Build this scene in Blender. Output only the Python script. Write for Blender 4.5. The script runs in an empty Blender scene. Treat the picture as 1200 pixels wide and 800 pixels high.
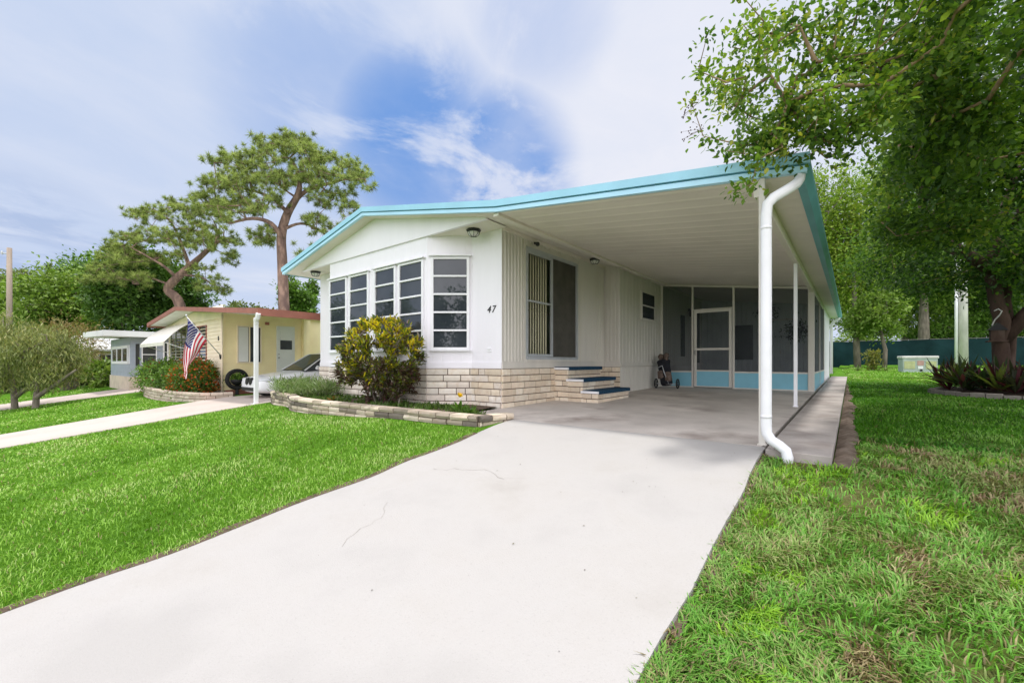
import bpy, math, random
import numpy as np
from mathutils import Vector, Matrix, noise as mnoise

random.seed(7)
RNG = np.random.default_rng(11)
scn = bpy.context.scene
COL = scn.collection
R = math.radians

# ------------------------------------------------------------------ camera
YAW = math.atan(398.0 / 495.0)
CAM = (4.7638, -5.6394, 0.82)
FW = (-math.sin(YAW), math.cos(YAW))
RT = (math.cos(YAW), math.sin(YAW))
cd = bpy.data.cameras.new('camera')
cam = bpy.data.objects.new('camera', cd)
COL.objects.link(cam)
cam.location = CAM
cam.rotation_euler = (R(90), 0, YAW)
cd.sensor_width = 36
cd.lens = 14.85
cd.shift_y = 0.02
cd.clip_start = 0.05
cd.clip_end = 2000
scn.camera = cam
scn.view_settings.view_transform = 'Standard'
scn.view_settings.look = 'None'
scn.view_settings.exposure = 0
scn.view_settings.gamma = 1


# ------------------------------------------------------------------ terrain
def interp(x, xs, ys):
    return float(np.interp(x, xs, ys))


def sp(t):
    return 0 if t < -.4 else (t if t > .4 else (t + .4) ** 2 / 1.6)


def g(x, y):
    """height of the ground"""
    fall = interp(x, [-60, -21, -10.5, -7.4, -1], [-.75, -.45, -.28, -.22, 0])
    d = -.14 * sp(-(y + 1)) if y > -10 else -.14 * 9
    r = interp(x, [-6.5, -6.4, 4.0, 4.1], [.014, 0, 0, .018]) * min(sp(y + 1), 60)
    return fall + d + r + interp(x, [3.9, 4.3], [0, -.06]) - (interp(x, [4.0, 4.06, 4.62, 4.66], [0, .06, .06, 0]) if y > -.95 else 0)


def fl(y):
    """height of the carport floor"""
    return .0148 * (y + .95)


# ------------------------------------------------------------------ materials
def newmat(name):
    m = bpy.data.materials.new(name)
    m.use_nodes = True
    nt = m.node_tree
    nt.nodes.clear()
    out = nt.nodes.new('ShaderNodeOutputMaterial')
    return m, nt, out


def N(nt, t, **kw):
    n = nt.nodes.new(t)
    for k, v in kw.items():
        if isinstance(k, str) and hasattr(n, k):
            setattr(n, k, v)
    return n


def mixc(nt, a, b, fac, mode='MIX'):
    n = nt.nodes.new('ShaderNodeMix')
    n.data_type = 'RGBA'
    n.blend_type = mode
    for sock, val in ((n.inputs[0], fac), (n.inputs[6], a), (n.inputs[7], b)):
        if hasattr(val, 'is_linked') or hasattr(val, 'links'):
            nt.links.new(val, sock)
        elif isinstance(val, (int, float)):
            sock.default_value = val
        else:
            sock.default_value = (*val, 1)
    return n.outputs[2]


def coords(nt, scale=(1, 1, 1)):
    tc = nt.nodes.new('ShaderNodeTexCoord')
    geo = nt.nodes.new('ShaderNodeNewGeometry')
    mp = nt.nodes.new('ShaderNodeMapping')
    mp.inputs['Scale'].default_value = scale
    nt.links.new(geo.outputs['Position'], mp.inputs[0])
    return mp.outputs[0]


def noise_fac(nt, vec, scale, detail=4, rough=.55, lo=.35, hi=.65):
    n = nt.nodes.new('ShaderNodeTexNoise')
    n.inputs['Scale'].default_value = scale
    n.inputs['Detail'].default_value = detail
    n.inputs['Roughness'].default_value = rough
    nt.links.new(vec, n.inputs['Vector'])
    mr = nt.nodes.new('ShaderNodeMapRange')
    mr.inputs[1].default_value = lo
    mr.inputs[2].default_value = hi
    nt.links.new(n.outputs['Fac'], mr.inputs[0])
    return mr.outputs[0]


def pmat(name, col, rough=.6, var=.1, scale=2.0, bump=0., bscale=60., spec=.3, metal=0., attr=False,
         stain=None, stain_scale=.6, stain_lo=.5, stain_hi=.7, stretch=(1, 1, 1), speck=0.):
    m, nt, out = newmat(name)
    v = coords(nt, stretch)
    c = tuple(col)
    f = noise_fac(nt, v, scale, 5)
    o = mixc(nt, tuple(x * (1 - var) for x in c), tuple(min(1, x * (1 + var)) for x in c), f)
    if stain:
        f2 = noise_fac(nt, v, stain_scale, 6, .62, stain_lo, stain_hi)
        o = mixc(nt, o, stain, f2)
    if speck:
        f3 = noise_fac(nt, v, 90, 3, .7, .58, .75)
        dk = tuple(x * (1 - speck) for x in c)
        o = mixc(nt, o, dk, f3)
    if attr:
        a = nt.nodes.new('ShaderNodeAttribute')
        a.attribute_name = 'Col'
        o = mixc(nt, o, a.outputs['Color'], 1.0, 'MULTIPLY')
    p = nt.nodes.new('ShaderNodeBsdfPrincipled')
    nt.links.new(o, p.inputs['Base Color'])
    p.inputs['Roughness'].default_value = rough
    p.inputs['Specular IOR Level'].default_value = spec
    p.inputs['Metallic'].default_value = metal
    if bump:
        b = nt.nodes.new('ShaderNodeBump')
        b.inputs['Strength'].default_value = bump
        b.inputs['Distance'].default_value = .01
        nf = nt.nodes.new('ShaderNodeTexNoise')
        nf.inputs['Scale'].default_value = bscale
        nf.inputs['Detail'].default_value = 5
        nt.links.new(v, nf.inputs['Vector'])
        nt.links.new(nf.outputs['Fac'], b.inputs['Height'])
        nt.links.new(b.outputs[0], p.inputs['Normal'])
    nt.links.new(p.outputs[0], out.inputs[0])
    return m


def leafmat(name, transl=.35, rough=.45, spec=.35):
    m, nt, out = newmat(name)
    a = nt.nodes.new('ShaderNodeAttribute')
    a.attribute_name = 'Col'
    v = coords(nt)
    f = noise_fac(nt, v, 35, 2)
    c = mixc(nt, a.outputs['Color'], mixc(nt, a.outputs['Color'], (.75, .8, .7), 1, 'MULTIPLY'), f)
    p = nt.nodes.new('ShaderNodeBsdfPrincipled')
    p.inputs['Roughness'].default_value = rough
    p.inputs['Specular IOR Level'].default_value = spec
    nt.links.new(c, p.inputs['Base Color'])
    t = nt.nodes.new('ShaderNodeBsdfTranslucent')
    c2 = mixc(nt, c, (1.0, 1.05, .55), 1, 'MULTIPLY')
    nt.links.new(c2, t.inputs['Color'])
    mx = nt.nodes.new('ShaderNodeMixShader')
    mx.inputs[0].default_value = transl
    nt.links.new(p.outputs[0], mx.inputs[1])
    nt.links.new(t.outputs[0], mx.inputs[2])
    nt.links.new(mx.outputs[0], out.inputs[0])
    return m


def clearmat(name, tint, opac, col, rough=.05, ior=1.5):
    """partly clear sheet: insect screen or clear glass"""
    m, nt, out = newmat(name)
    tr = nt.nodes.new('ShaderNodeBsdfTransparent')
    tr.inputs[0].default_value = (*tint, 1)
    p = nt.nodes.new('ShaderNodeBsdfPrincipled')
    v = coords(nt)
    c = mixc(nt, tuple(x * .8 for x in col), tuple(x * 1.2 for x in col), noise_fac(nt, v, 3))
    nt.links.new(c, p.inputs['Base Color'])
    p.inputs['Roughness'].default_value = rough
    p.inputs['IOR'].default_value = ior
    mx = nt.nodes.new('ShaderNodeMixShader')
    mx.inputs[0].default_value = opac
    nt.links.new(tr.outputs[0], mx.inputs[1])
    nt.links.new(p.outputs[0], mx.inputs[2])
    nt.links.new(mx.outputs[0], out.inputs[0])
    return m


M = {}
M['panel'] = pmat('white_panel', (.865, .84, .885), .42, .02, 1.3, .04, 20, .4, stretch=(3, 3, .5), stain=(.80, .775, .785), stain_lo=.6, stain_hi=.8)
M['siding'] = pmat('cream_siding', (.64, .61, .555), .5, .04, 1.5, .04, 30, .3, stretch=(3, 3, .4), stain=(.6, .57, .48), stain_lo=.58, stain_hi=.8)
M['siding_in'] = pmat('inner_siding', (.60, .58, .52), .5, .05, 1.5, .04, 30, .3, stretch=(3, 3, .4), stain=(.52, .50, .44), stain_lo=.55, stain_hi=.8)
M['soffit'] = pmat('soffit_paint', (.79, .74, .66), .55, .04, 1.0, .03, 30, .3, stain=(.63, .59, .49), stain_lo=.52, stain_hi=.75)
M['ceil'] = pmat('ceiling_paint', (.80, .74, .665), .5, .05, .8, .03, 30, .35, stain=(.72, .66, .59), stain_lo=.5, stain_hi=.75)
M['white'] = pmat('white_paint', (.85, .845, .875), .4, .03, 4, .03, 60, .4, stain=(.7, .69, .66), stain_lo=.62, stain_hi=.85)
M['roofw'] = pmat('roof_white', (.75, .75, .74), .6, .08, .8, .05, 30)
M['blue_hi'] = pmat('fascia_blue', (.34, .64, .80), .42, .06, 1.5, .03, 40, .4, stain=(.31, .58, .73), stain_lo=.55, stain_hi=.8)
M['blue_lo'] = pmat('fascia_pale_blue', (.46, .75, .93), .42, .05, 1.5, .03, 40, .4)
M['blue_dk'] = pmat('fascia_line', (.05, .25, .34), .5, .1, 3)
M['teal'] = pmat('eave_teal', (.15, .40, .47), .45, .08, 2, .03, 40)
M['kick'] = pmat('kick_panel_blue', (.22, .50, .62), .45, .06, 2, .03, 40)
M['brick'] = pmat('slump_block', (1, 1, 1), .85, .1, 9, .5, 45, .15, attr=True, stain=(.82, .74, .64), stain_scale=14, stain_lo=.5, stain_hi=.8)
M['mortar'] = pmat('mortar', (.13, .09, .065), .95, .15, 20, .3, 80)
M['pane'] = None
M['glass'] = clearmat('clear_glass', (.9, .9, .84), .10, (.05, .05, .045), .03)
M['screen'] = clearmat('insect_screen', (.85, .86, .88), .46, (.052, .063, .070), .8)
M['dscreen'] = clearmat('door_screen', (.7, .7, .7), .86, (.085, .078, .066), .8)
M['blind'] = pmat('blind_slat', (.74, .70, .54), .6, .05, 2)
M['alu'] = pmat('aluminium', (.50, .52, .54), .4, .06, 5, 0, 50, .5, metal=.35)
M['black'] = pmat('black_metal', (.02, .02, .022), .45, .2, 6)
M['dark'] = pmat('dark_opening', (.018, .02, .02), .3, .2, 3)
M['lens'] = pmat('lamp_glass', (.62, .62, .58), .15, .1, 20, .1, 120, .5)
M['carpet'] = pmat('blue_carpet', (.022, .060, .105), .95, .25, 30, .6, 220, .1)
M['drive'] = pmat('driveway_concrete', (.40, .385, .37), .85, .08, .9, .22, 120, .2, stain=(.325, .305, .28), stain_scale=.9, stain_lo=.5, stain_hi=.85, speck=.16)
M['slab'] = pmat('carport_concrete', (.54, .49, .45), .7, .17, .9, .12, 90, .25, stain=(.27, .22, .195), stain_scale=.8, stain_lo=.52, stain_hi=.74, speck=.2)
M['walk'] = pmat('path_concrete', (.40, .36, .335), .85, .18, 1.6, .25, 90, .2, stain=(.24, .20, .18), stain_scale=1.3, stain_lo=.5, stain_hi=.75, speck=.25)
M['pinkdrive'] = pmat('pink_concrete', (.50, .43, .385), .85, .07, .8, .2, 100, .2, speck=.15)
M['dirt'] = pmat('dirt', (.15, .115, .09), .95, .35, 6, .9, 40, .1, stain=(.26, .21, .17), stain_scale=5)
M['soil'] = pmat('soil', (.12, .088, .066), .95, .3, 9, .9, 50, .1)
M['crack'] = pmat('crack', (.36, .335, .305), .95, .1, 9)
M['leaf'] = leafmat('leaf')
M['leaf_thin'] = leafmat('thin_leaf', .5)
M['needle'] = leafmat('needle', .2, .6, .2)
M['grass'] = leafmat('grass_blade', .3, .5, .25)
M['bark'] = pmat('bark', (.085, .056, .044), .95, .3, 6, 1., 25, .1, stretch=(1, 1, .3), stain=(.14, .10, .085), stain_scale=3)
M['pinebark'] = pmat('pine_bark', (.27, .18, .14), .95, .3, 5, 1., 12, .1, stretch=(1, 1, .35), stain=(.15, .10, .085), stain_scale=4, stain_lo=.42, stain_hi=.6)
M['greybark'] = pmat('grey_bark', (.20, .17, .14), .95, .3, 6, 1., 25, .1, stretch=(1, 1, .3))
M['twig'] = pmat('twig', (.30, .21, .13), .9, .25, 9, .3, 60, .1)
M['pole'] = pmat('weathered_pole', (.33, .27, .22), .9, .15, 4, .4, 30, .1, stretch=(1, 1, .15))
M['cpole'] = pmat('concrete_pole', (.62, .60, .57), .85, .15, 3, .3, 50, .1, stretch=(1, 1, .3))
M['fence'] = pmat('green_windscreen', (.012, .038, .043), .8, .3, .7, .3, 20, .1)
M['box'] = pmat('utility_box_paint', (.40, .47, .42), .6, .1, 3)
M['yellow'] = pmat('yellow_label', (.50, .52, .27), .6, .1, 8)
M['redlab'] = pmat('red_label', (.50, .30, .26), .6, .1, 8)
M['cream'] = pmat('neighbour_cream', (.98, .83, .50), .6, .05, 2, .03, 40)
M['cream_lt'] = pmat('neighbour_pale_cream', (.93, .80, .61), .6, .05, 2, .03, 40)
M['brownroof'] = pmat('brown_fascia', (.34, .135, .10), .55, .12, 3, .03, 40)
M['awning'] = pmat('awning_cloth', (.78, .74, .66), .7, .05, 3, .05, 60)
M['greywall'] = pmat('grey_blue_siding', (.36, .40, .47), .6, .05, 2)
M['beige'] = pmat('beige_base', (.60, .51, .41), .85, .1, 3, .1, 50)
M['carpaint'] = pmat('car_white', (.74, .75, .77), .18, .02, 2, 0, 50, .5)
M['carglass'] = pmat('car_glass', (.03, .036, .04), .05, .1, 2, 0, 50, .6)
M['rubber'] = pmat('rubber', (.02, .02, .02), .8, .2, 9)
M['headlamp'] = pmat('headlamp_glass', (.55, .57, .6), .08, .05, 9, 0, 50, .7)
M['clay'] = pmat('bag_fabric', (.15, .11, .09), .9, .3, 20, .4, 90)
M['navy'] = pmat('dark_fabric', (.017, .018, .024), .9, .3, 20, .4, 90)
M['chrome'] = pmat('chrome', (.6, .6, .6), .25, .05, 9, 0, 50, .5, metal=.9)
M['inwall'] = pmat('porch_wall', (.62, .65, .66), .6, .08, 2)
M['stone'] = pmat('edge_stone', (1, 1, 1), .9, .2, 9, .6, 40, .1, attr=True)
M['flagred'] = pmat('flag_red', (.50, .035, .06), .75, .06, 12)
M['flagwhite'] = pmat('flag_white', (.78, .76, .76), .75, .05, 12)
M['flagblue'] = pmat('flag_blue', (.045, .05, .18), .75, .06, 12)
M['petal'] = leafmat('petal', .3, .5, .2)


def panemat():
    m, nt, out = newmat('dark_window_glass')
    v = coords(nt)
    c = mixc(nt, (.024, .030, .038), (.048, .056, .066), noise_fac(nt, v, 1.2))
    # fine horizontal blind lines seen behind the glass
    p = nt.nodes.new('ShaderNodeBsdfPrincipled')
    nt.links.new(c, p.inputs['Base Color'])
    p.inputs['Roughness'].default_value = .02
    p.inputs['IOR'].default_value = 1.6
    p.inputs['Specular IOR Level'].default_value = .5
    b = nt.nodes.new('ShaderNodeBump')
    b.inputs['Strength'].default_value = .03
    nf = nt.nodes.new('ShaderNodeTexNoise')
    nf.inputs['Scale'].default_value = 2.2
    nt.links.new(v, nf.inputs['Vector'])
    nt.links.new(nf.outputs['Fac'], b.inputs['Height'])
    nt.links.new(b.outputs[0], p.inputs['Normal'])
    nt.links.new(p.outputs[0], out.inputs[0])
    return m


M['pane'] = panemat()


def lawnmat():
    m, nt, out = newmat('lawn_turf')
    v = coords(nt)
    big = noise_fac(nt, v, .55, 5, .6, .35, .68)
    mid = noise_fac(nt, v, 5.0, 5, .65, .35, .65)
    fine = noise_fac(nt, v, 70, 4, .7, .3, .7)
    c = mixc(nt, (.12, .29, .018), (.19, .40, .03), big)
    c = mixc(nt, c, mixc(nt, c, (.62, .70, .55), 1, 'MULTIPLY'), mid)
    c = mixc(nt, mixc(nt, c, (.55, .6, .5), 1, 'MULTIPLY'), c, fine)
    # thinner, browner turf on the right of the house
    xyz = nt.nodes.new('ShaderNodeSeparateXYZ')
    nt.links.new(v, xyz.inputs[0])
    mr = nt.nodes.new('ShaderNodeMapRange')
    mr.inputs[1].default_value = 3.9
    mr.inputs[2].default_value = 4.3
    nt.links.new(xyz.outputs[0], mr.inputs[0])
    my = nt.nodes.new('ShaderNodeMapRange')
    my.inputs[1].default_value = 1.5
    my.inputs[2].default_value = -1.0
    nt.links.new(xyz.outputs[1], my.inputs[0])
    mu = nt.nodes.new('ShaderNodeMath')
    mu.operation = 'MULTIPLY'
    nt.links.new(mr.outputs[0], mu.inputs[0])
    nt.links.new(my.outputs[0], mu.inputs[1])
    br = mixc(nt, (.16, .22, .045), (.36, .28, .15), noise_fac(nt, v, 1.6, 5, .65, .45, .68))
    br = mixc(nt, mixc(nt, br, (.5, .5, .5), 1, 'MULTIPLY'), br, fine)
    c = mixc(nt, c, br, mu.outputs[0])
    # shade of the big tree painted into the turf colour
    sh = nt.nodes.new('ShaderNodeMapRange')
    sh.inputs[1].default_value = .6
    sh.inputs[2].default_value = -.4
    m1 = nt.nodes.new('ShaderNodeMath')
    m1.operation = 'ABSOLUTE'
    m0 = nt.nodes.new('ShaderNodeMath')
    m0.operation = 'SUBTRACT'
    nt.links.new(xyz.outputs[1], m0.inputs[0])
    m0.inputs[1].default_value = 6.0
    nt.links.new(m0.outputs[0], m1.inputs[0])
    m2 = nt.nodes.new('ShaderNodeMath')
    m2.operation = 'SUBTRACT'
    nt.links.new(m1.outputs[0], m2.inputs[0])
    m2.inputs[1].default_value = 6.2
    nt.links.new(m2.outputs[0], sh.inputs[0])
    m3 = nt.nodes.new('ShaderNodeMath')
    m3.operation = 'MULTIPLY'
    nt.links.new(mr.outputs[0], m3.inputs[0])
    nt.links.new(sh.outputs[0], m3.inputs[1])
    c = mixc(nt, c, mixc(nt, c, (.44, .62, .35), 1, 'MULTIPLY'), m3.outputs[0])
    p = nt.nodes.new('ShaderNodeBsdfPrincipled')
    p.inputs['Roughness'].default_value = .9
    p.inputs['Specular IOR Level'].default_value = .1
    nt.links.new(c, p.inputs['Base Color'])
    b = nt.nodes.new('ShaderNodeBump')
    b.inputs['Strength'].default_value = .8
    b.inputs['Distance'].default_value = .03
    nt.links.new(fine, b.inputs['Height'])
    nt.links.new(b.outputs[0], p.inputs['Normal'])
    nt.links.new(p.outputs[0], out.inputs[0])
    return m


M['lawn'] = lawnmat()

# ------------------------------------------------------------------ mesh builder
OFF = {}


class MB:
    def __init__(s):
        s.v, s.f, s.mi, s.c = [], [], [], []
        s.m = 0
        s.col = (1, 1, 1)

    def add(s, vs, fs, m=None, col=None):
        o = len(s.v)
        s.v += [tuple(p) for p in vs]
        s.c += [col or s.col] * len(vs)
        for f in fs:
            s.f.append([i + o for i in f])
            s.mi.append(s.m if m is None else m)

    def hexa(s, p, m=None, col=None):
        """p: 4 bottom corners then 4 top corners"""
        s.add(p, [(0, 3, 2, 1), (4, 5, 6, 7), (0, 1, 5, 4), (1, 2, 6, 5), (2, 3, 7, 6), (3, 0, 4, 7)], m, col)

    def box(s, x0, x1, y0, y1, z0, z1, m=None, col=None):
        s.hexa([(x0, y0, z0), (x1, y0, z0), (x1, y1, z0), (x0, y1, z0), (x0, y0, z1), (x1, y0, z1), (x1, y1, z1), (x0, y1, z1)], m, col)

    def obox(s, p0, p1, w, z0, z1, m=None, col=None, back=0.):
        """upright box along p0->p1 (plan), from -back to w to its right-hand side"""
        d = Vector((p1[0] - p0[0], p1[1] - p0[1])).normalized()
        n = Vector((d.y, -d.x))
        a, b = Vector(p0[:2]), Vector(p1[:2])
        q = [a - n * back, b - n * back, b + n * w, a + n * w]
        q = [q[3], q[2], q[1], q[0]]
        s.hexa([(*k, z0) for k in q] + [(*k, z1) for k in q], m, col)

    def quad(s, a, b, c, d, m=None, col=None):
        s.add([a, b, c, d], [(0, 1, 2, 3)], m, col)

    def prism(s, pts, axis, a0, a1, m=None, col=None):
        """pts 2d polygon, extruded along axis (0 x,1 y,2 z)"""
        def mk(p, a):
            q = list(p)
            q.insert(axis, a)
            return tuple(q)
        n = len(pts)
        vs = [mk(p, a0) for p in pts] + [mk(p, a1) for p in pts]
        fs = [tuple(range(n))[::-1], tuple(range(n, 2 * n))] + [(i, (i + 1) % n, n + (i + 1) % n, n + i) for i in range(n)]
        s.add(vs, fs, m, col)

    def tube(s, path, r, n=8, cap=True, m=None, col=None, flat=1.0):
        P = [Vector(p) for p in path]
        if isinstance(r, (int, float)):
            r = [r] * len(P)
        t0 = (P[1] - P[0]).normalized()
        u = t0.orthogonal().normalized()
        vs = []
        for i, p in enumerate(P):
            if i == 0:
                t = P[1] - P[0]
            elif i == len(P) - 1:
                t = P[-1] - P[-2]
            else:
                t = (P[i + 1] - p).normalized() + (p - P[i - 1]).normalized()
            if t.length < 1e-9:
                t = t0
            t = t.normalized()
            u = (u - t * u.dot(t))
            u = u.normalized() if u.length > 1e-6 else t.orthogonal().normalized()
            w = t.cross(u)
            for k in range(n):
                a = 2 * math.pi * k / n
                vs.append(p + (u * math.cos(a) + w * math.sin(a) * flat) * r[i])
        fs = []
        for i in range(len(P) - 1):
            for k in range(n):
                a, b = i * n + k, i * n + (k + 1) % n
                fs.append((a, b, b + n, a + n))
        if cap:
            fs.append(tuple(range(n))[::-1])
            fs.append(tuple(range((len(P) - 1) * n, len(P) * n)))
        s.add(vs, fs, m, col)

    def lathe(s, prof, c, n=16, m=None, col=None, flat=1.0):
        vs, fs = [], []
        for (r, z) in prof:
            for k in range(n):
                a = 2 * math.pi * k / n
                vs.append((c[0] + r * math.cos(a), c[1] + r * math.sin(a) * flat, c[2] + z))
        for i in range(len(prof) - 1):
            for k in range(n):
                a, b = i * n + k, i * n + (k + 1) % n
                fs.append((a, b, b + n, a + n))
        fs.append(tuple(range(n))[::-1])
        fs.append(tuple(range((len(prof) - 1) * n, len(prof) * n)))
        s.add(vs, fs, m, col)

    def build(s, name, mats, parent=None, smooth=False, bevel=0):
        o = OFF.get(parent.name, Vector((0, 0, 0))) if parent else Vector((0, 0, 0))
        me = bpy.data.meshes.new(name)
        me.from_pydata([(p[0] - o.x, p[1] - o.y, p[2] - o.z) for p in s.v], [], s.f)
        if not isinstance(mats, (list, tuple)):
            mats = [mats]
        for k in mats:
            me.materials.append(k)
        me.polygons.foreach_set('material_index', s.mi)
        ca = me.color_attributes.new('Col', 'FLOAT_COLOR', 'POINT')
        arr = np.ones((len(s.v), 4), dtype=np.float32)
        arr[:, :3] = np.array(s.c, dtype=np.float32).reshape(-1, 3)
        ca.data.foreach_set('color', arr.ravel())
        if smooth:
            me.polygons.foreach_set('use_smooth', [True] * len(s.f))
        me.update()
        ob = bpy.data.objects.new(name, me)
        COL.objects.link(ob)
        if parent:
            ob.parent = parent
            OFF[ob.name] = o
        if bevel:
            bv = ob.modifiers.new('bevel', 'BEVEL')
            bv.width = bevel
            bv.segments = 2
            bv.limit_method = 'ANGLE'
        return ob


def thing(name, label, cat, loc=(0, 0, 0), group=None):
    o = bpy.data.objects.new(name, None)
    COL.objects.link(o)
    o.location = loc
    o.empty_display_size = .2
    OFF[o.name] = Vector(loc)
    return tag(o, label, cat, group)


def tag(o, label, cat, group=None):
    o['label'] = label
    o['category'] = cat
    if group:
        o['group'] = group
    return o


def structure(o):
    o['kind'] = 'structure'
    return o


def mesh_np(name, verts, faces_idx, nper, cols, mat, parent=None):
    """fast mesh: faces all of nper corners"""
    o = OFF.get(parent.name, Vector((0, 0, 0))) if parent else Vector((0, 0, 0))
    me = bpy.data.meshes.new(name)
    nv, nf = len(verts), len(faces_idx)
    me.vertices.add(nv)
    me.vertices.foreach_set('co', (verts - np.array(o)).astype(np.float32).ravel())
    me.loops.add(nf * nper)
    me.loops.foreach_set('vertex_index', faces_idx.astype(np.int32).ravel())
    me.polygons.add(nf)
    me.polygons.foreach_set('loop_start', np.arange(0, nf * nper, nper, dtype=np.int32))
    me.update(calc_edges=True)
    ca = me.color_attributes.new('Col', 'FLOAT_COLOR', 'POINT')
    arr = np.ones((nv, 4), dtype=np.float32)
    arr[:, :3] = cols
    ca.data.foreach_set('color', arr.ravel())
    me.materials.append(mat)
    me.validate()
    ob = bpy.data.objects.new(name, me)
    COL.objects.link(ob)
    if parent:
        ob.parent = parent
        OFF[ob.name] = o
    return ob


def unit(a):
    return a / np.maximum(np.linalg.norm(a, axis=1, keepdims=True), 1e-9)


def leaf_arrays(c, d, nrm, L, W, cols, kind='oval'):
    """leaves starting at c, pointing d, facing nrm"""
    n = len(c)
    d = unit(d)
    w = unit(np.cross(d, nrm))
    up = np.cross(w, d)
    L = np.broadcast_to(np.asarray(L, dtype=float), (n,))[:, None]
    W = np.broadcast_to(np.asarray(W, dtype=float), (n,))[:, None]
    if kind == 'oval':
        prof = [(0, 0, 0), (.33, .48, .06), (.70, .38, .05), (1, 0, -.06), (.70, -.38, .05), (.33, -.48, .06)]
    elif kind == 'rhomb':
        prof = [(0, 0, 0), (.5, .5, .07), (1, 0, -.05), (.5, -.5, .07)]
    else:
        prof = [(0, .5, 0), (1, 0, 0), (0, -.5, 0)]
    k = len(prof)
    V = np.stack([c + d * L * a + w * W * b + up * L * e for a, b, e in prof], axis=1).reshape(-1, 3)
    F = np.arange(n * k).reshape(n, k)
    C = np.repeat(cols, k, axis=0)
    return V, F, k, C


def rand_dir(n):
    return unit(RNG.normal(size=(n, 3)))


def ramp(vals, cols):
    """vals 0..1 to colours"""
    cols = np.array(cols, dtype=float)
    xs = np.linspace(0, 1, len(cols))
    return np.stack([np.interp(vals, xs, cols[:, i]) for i in range(3)], axis=1)


# ------------------------------------------------------------------ trees
def grow(trunks, clusters, rtip=.008, power=.5, jit=.12, step=.45, sag=.0):
    """nearest-neighbour branch skeleton; returns list of (path, radii), and for every cluster its branch direction"""
    pos, par, fixed = [], [], []
    for path, radii in trunks:
        prev = -1
        P = [Vector(p) for p in path]
        for i in range(len(P)):
            if i == 0 and len(pos):
                q = min(range(len(pos)), key=lambda k: (Vector(pos[k]) - P[0]).length)
                prev = q
            pos.append(tuple(P[i]))
            par.append(prev)
            fixed.append(radii[i])
            prev = len(pos) - 1
    base = len(pos)
    arr = np.array(pos)
    cl = np.array(clusters)
    dist = np.array([np.min(np.linalg.norm(arr - c, axis=1)) for c in cl])
    order = np.argsort(dist)
    chains, dirs = [], np.zeros_like(cl)
    start = 1 if base > 3 else 0
    for ci in order:
        c = cl[ci]
        A = np.array(pos)
        dd = np.linalg.norm(A - c, axis=1) + np.maximum(0, A[:, 2] - c[2]) * .6
        dd[:start] += 50
        j = int(np.argmin(dd))
        a, b = Vector(pos[j]), Vector(c)
        ln = (b - a).length
        k = max(1, int(ln / step))
        chain = [j]
        for t in range(1, k + 1):
            f = t / k
            p = a.lerp(b, f)
            if t < k:
                p += Vector(RNG.normal(size=3)) * jit * min(ln, 1.2) * .28
                p.z += sag * math.sin(f * math.pi) * ln
            pos.append(tuple(p))
            par.append(chain[-1])
            fixed.append(None)
            chain.append(len(pos) - 1)
        chains.append(chain)
        dirs[ci] = (b - Vector(pos[chain[-2]])).normalized()
    w = np.zeros(len(pos))
    for ch in chains:
        w[ch[-1]] += 1
    for i in range(len(pos) - 1, -1, -1):
        if par[i] >= 0:
            w[par[i]] += w[i]
    out = []
    for ch in chains:
        rr = [rtip * max(1, w[i]) ** power for i in ch]
        rr[0] = min(rr[0], rr[1] * 1.35 if len(rr) > 1 else rr[0])
        if fixed[ch[0]] is not None:
            rr[0] = min(rr[0], fixed[ch[0]])
        rr[-1] *= .6
        out.append(([pos[i] for i in ch], rr))
    return out, dirs


def ellipsoid_pts(n, c, r, shell=.0, flat_noise=0.):
    d = rand_dir(n)
    rad = (shell + (1 - shell) * RNG.random(n)) ** (1 / 3)
    return np.array(c) + d * rad[:, None] * np.array(r)


def crown_mesh(name, parent, clusters, dirs, per, spread, L, W, palette, mat, kind='rhomb', droop=.2, center=None, flat=1.0, lsig=.25):
    n = len(clusters) * per
    base = np.repeat(clusters, per, axis=0)
    off = RNG.normal(size=(n, 3)) * spread
    off[:, 2] *= flat
    c = base + off
    d = rand_dir(n) + np.repeat(dirs, per, axis=0) * .6 + unit(off) * .5
    d[:, 2] -= droop
    nrm = rand_dir(n) * .8 + np.array([0, 0, 1.0])
    tone = np.repeat(RNG.normal(size=len(clusters)) * .16, per) + RNG.normal(size=n) * .15 + .5
    h = (c[:, 2] - c[:, 2].min()) / max(1e-6, np.ptp(c[:, 2]))
    tone += (h - .5) * .18
    cols = ramp(np.clip(tone, 0, 1), palette)
    s = np.exp(RNG.normal(size=n) * lsig)
    V, F, k, C = leaf_arrays(c, d, nrm, L * s, W * s, cols, kind)
    return mesh_np(name, V, F, k, C, mat, parent)


def make_tree(name, label, loc, trunks, clusters, per, spread, L, W, palette, bark='bark', group=None, kind='rhomb', droop=.2,
              rtip=.012, power=.5, jit=.12, cat='tree', nside=6, flat=1.0, mat='leaf', tn=8):
    t = thing(name, label, cat, loc, group)
    lv = Vector(loc)
    tr = [([tuple(Vector(p) + lv) for p in path], rad) for path, rad in trunks]
    cl = np.array(clusters) + np.array(loc)
    br, dirs = grow(tr, cl, rtip, power, jit)
    mb = MB()
    for path, rad in tr:
        mb.tube(path, rad, tn)
    for path, rad in br:
        if max(rad) > .004:
            mb.tube(path, rad, nside if max(rad) > .03 else 4, cap=False)
    mb.build('trunk', M[bark], t, smooth=True)
    crown_mesh('crown', t, cl, dirs, per, spread, L, W, palette, M[mat], kind, droop, flat=flat)
    return t


def brighten(pal, f):
    return [tuple(x * f for x in c) for c in pal]


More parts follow.
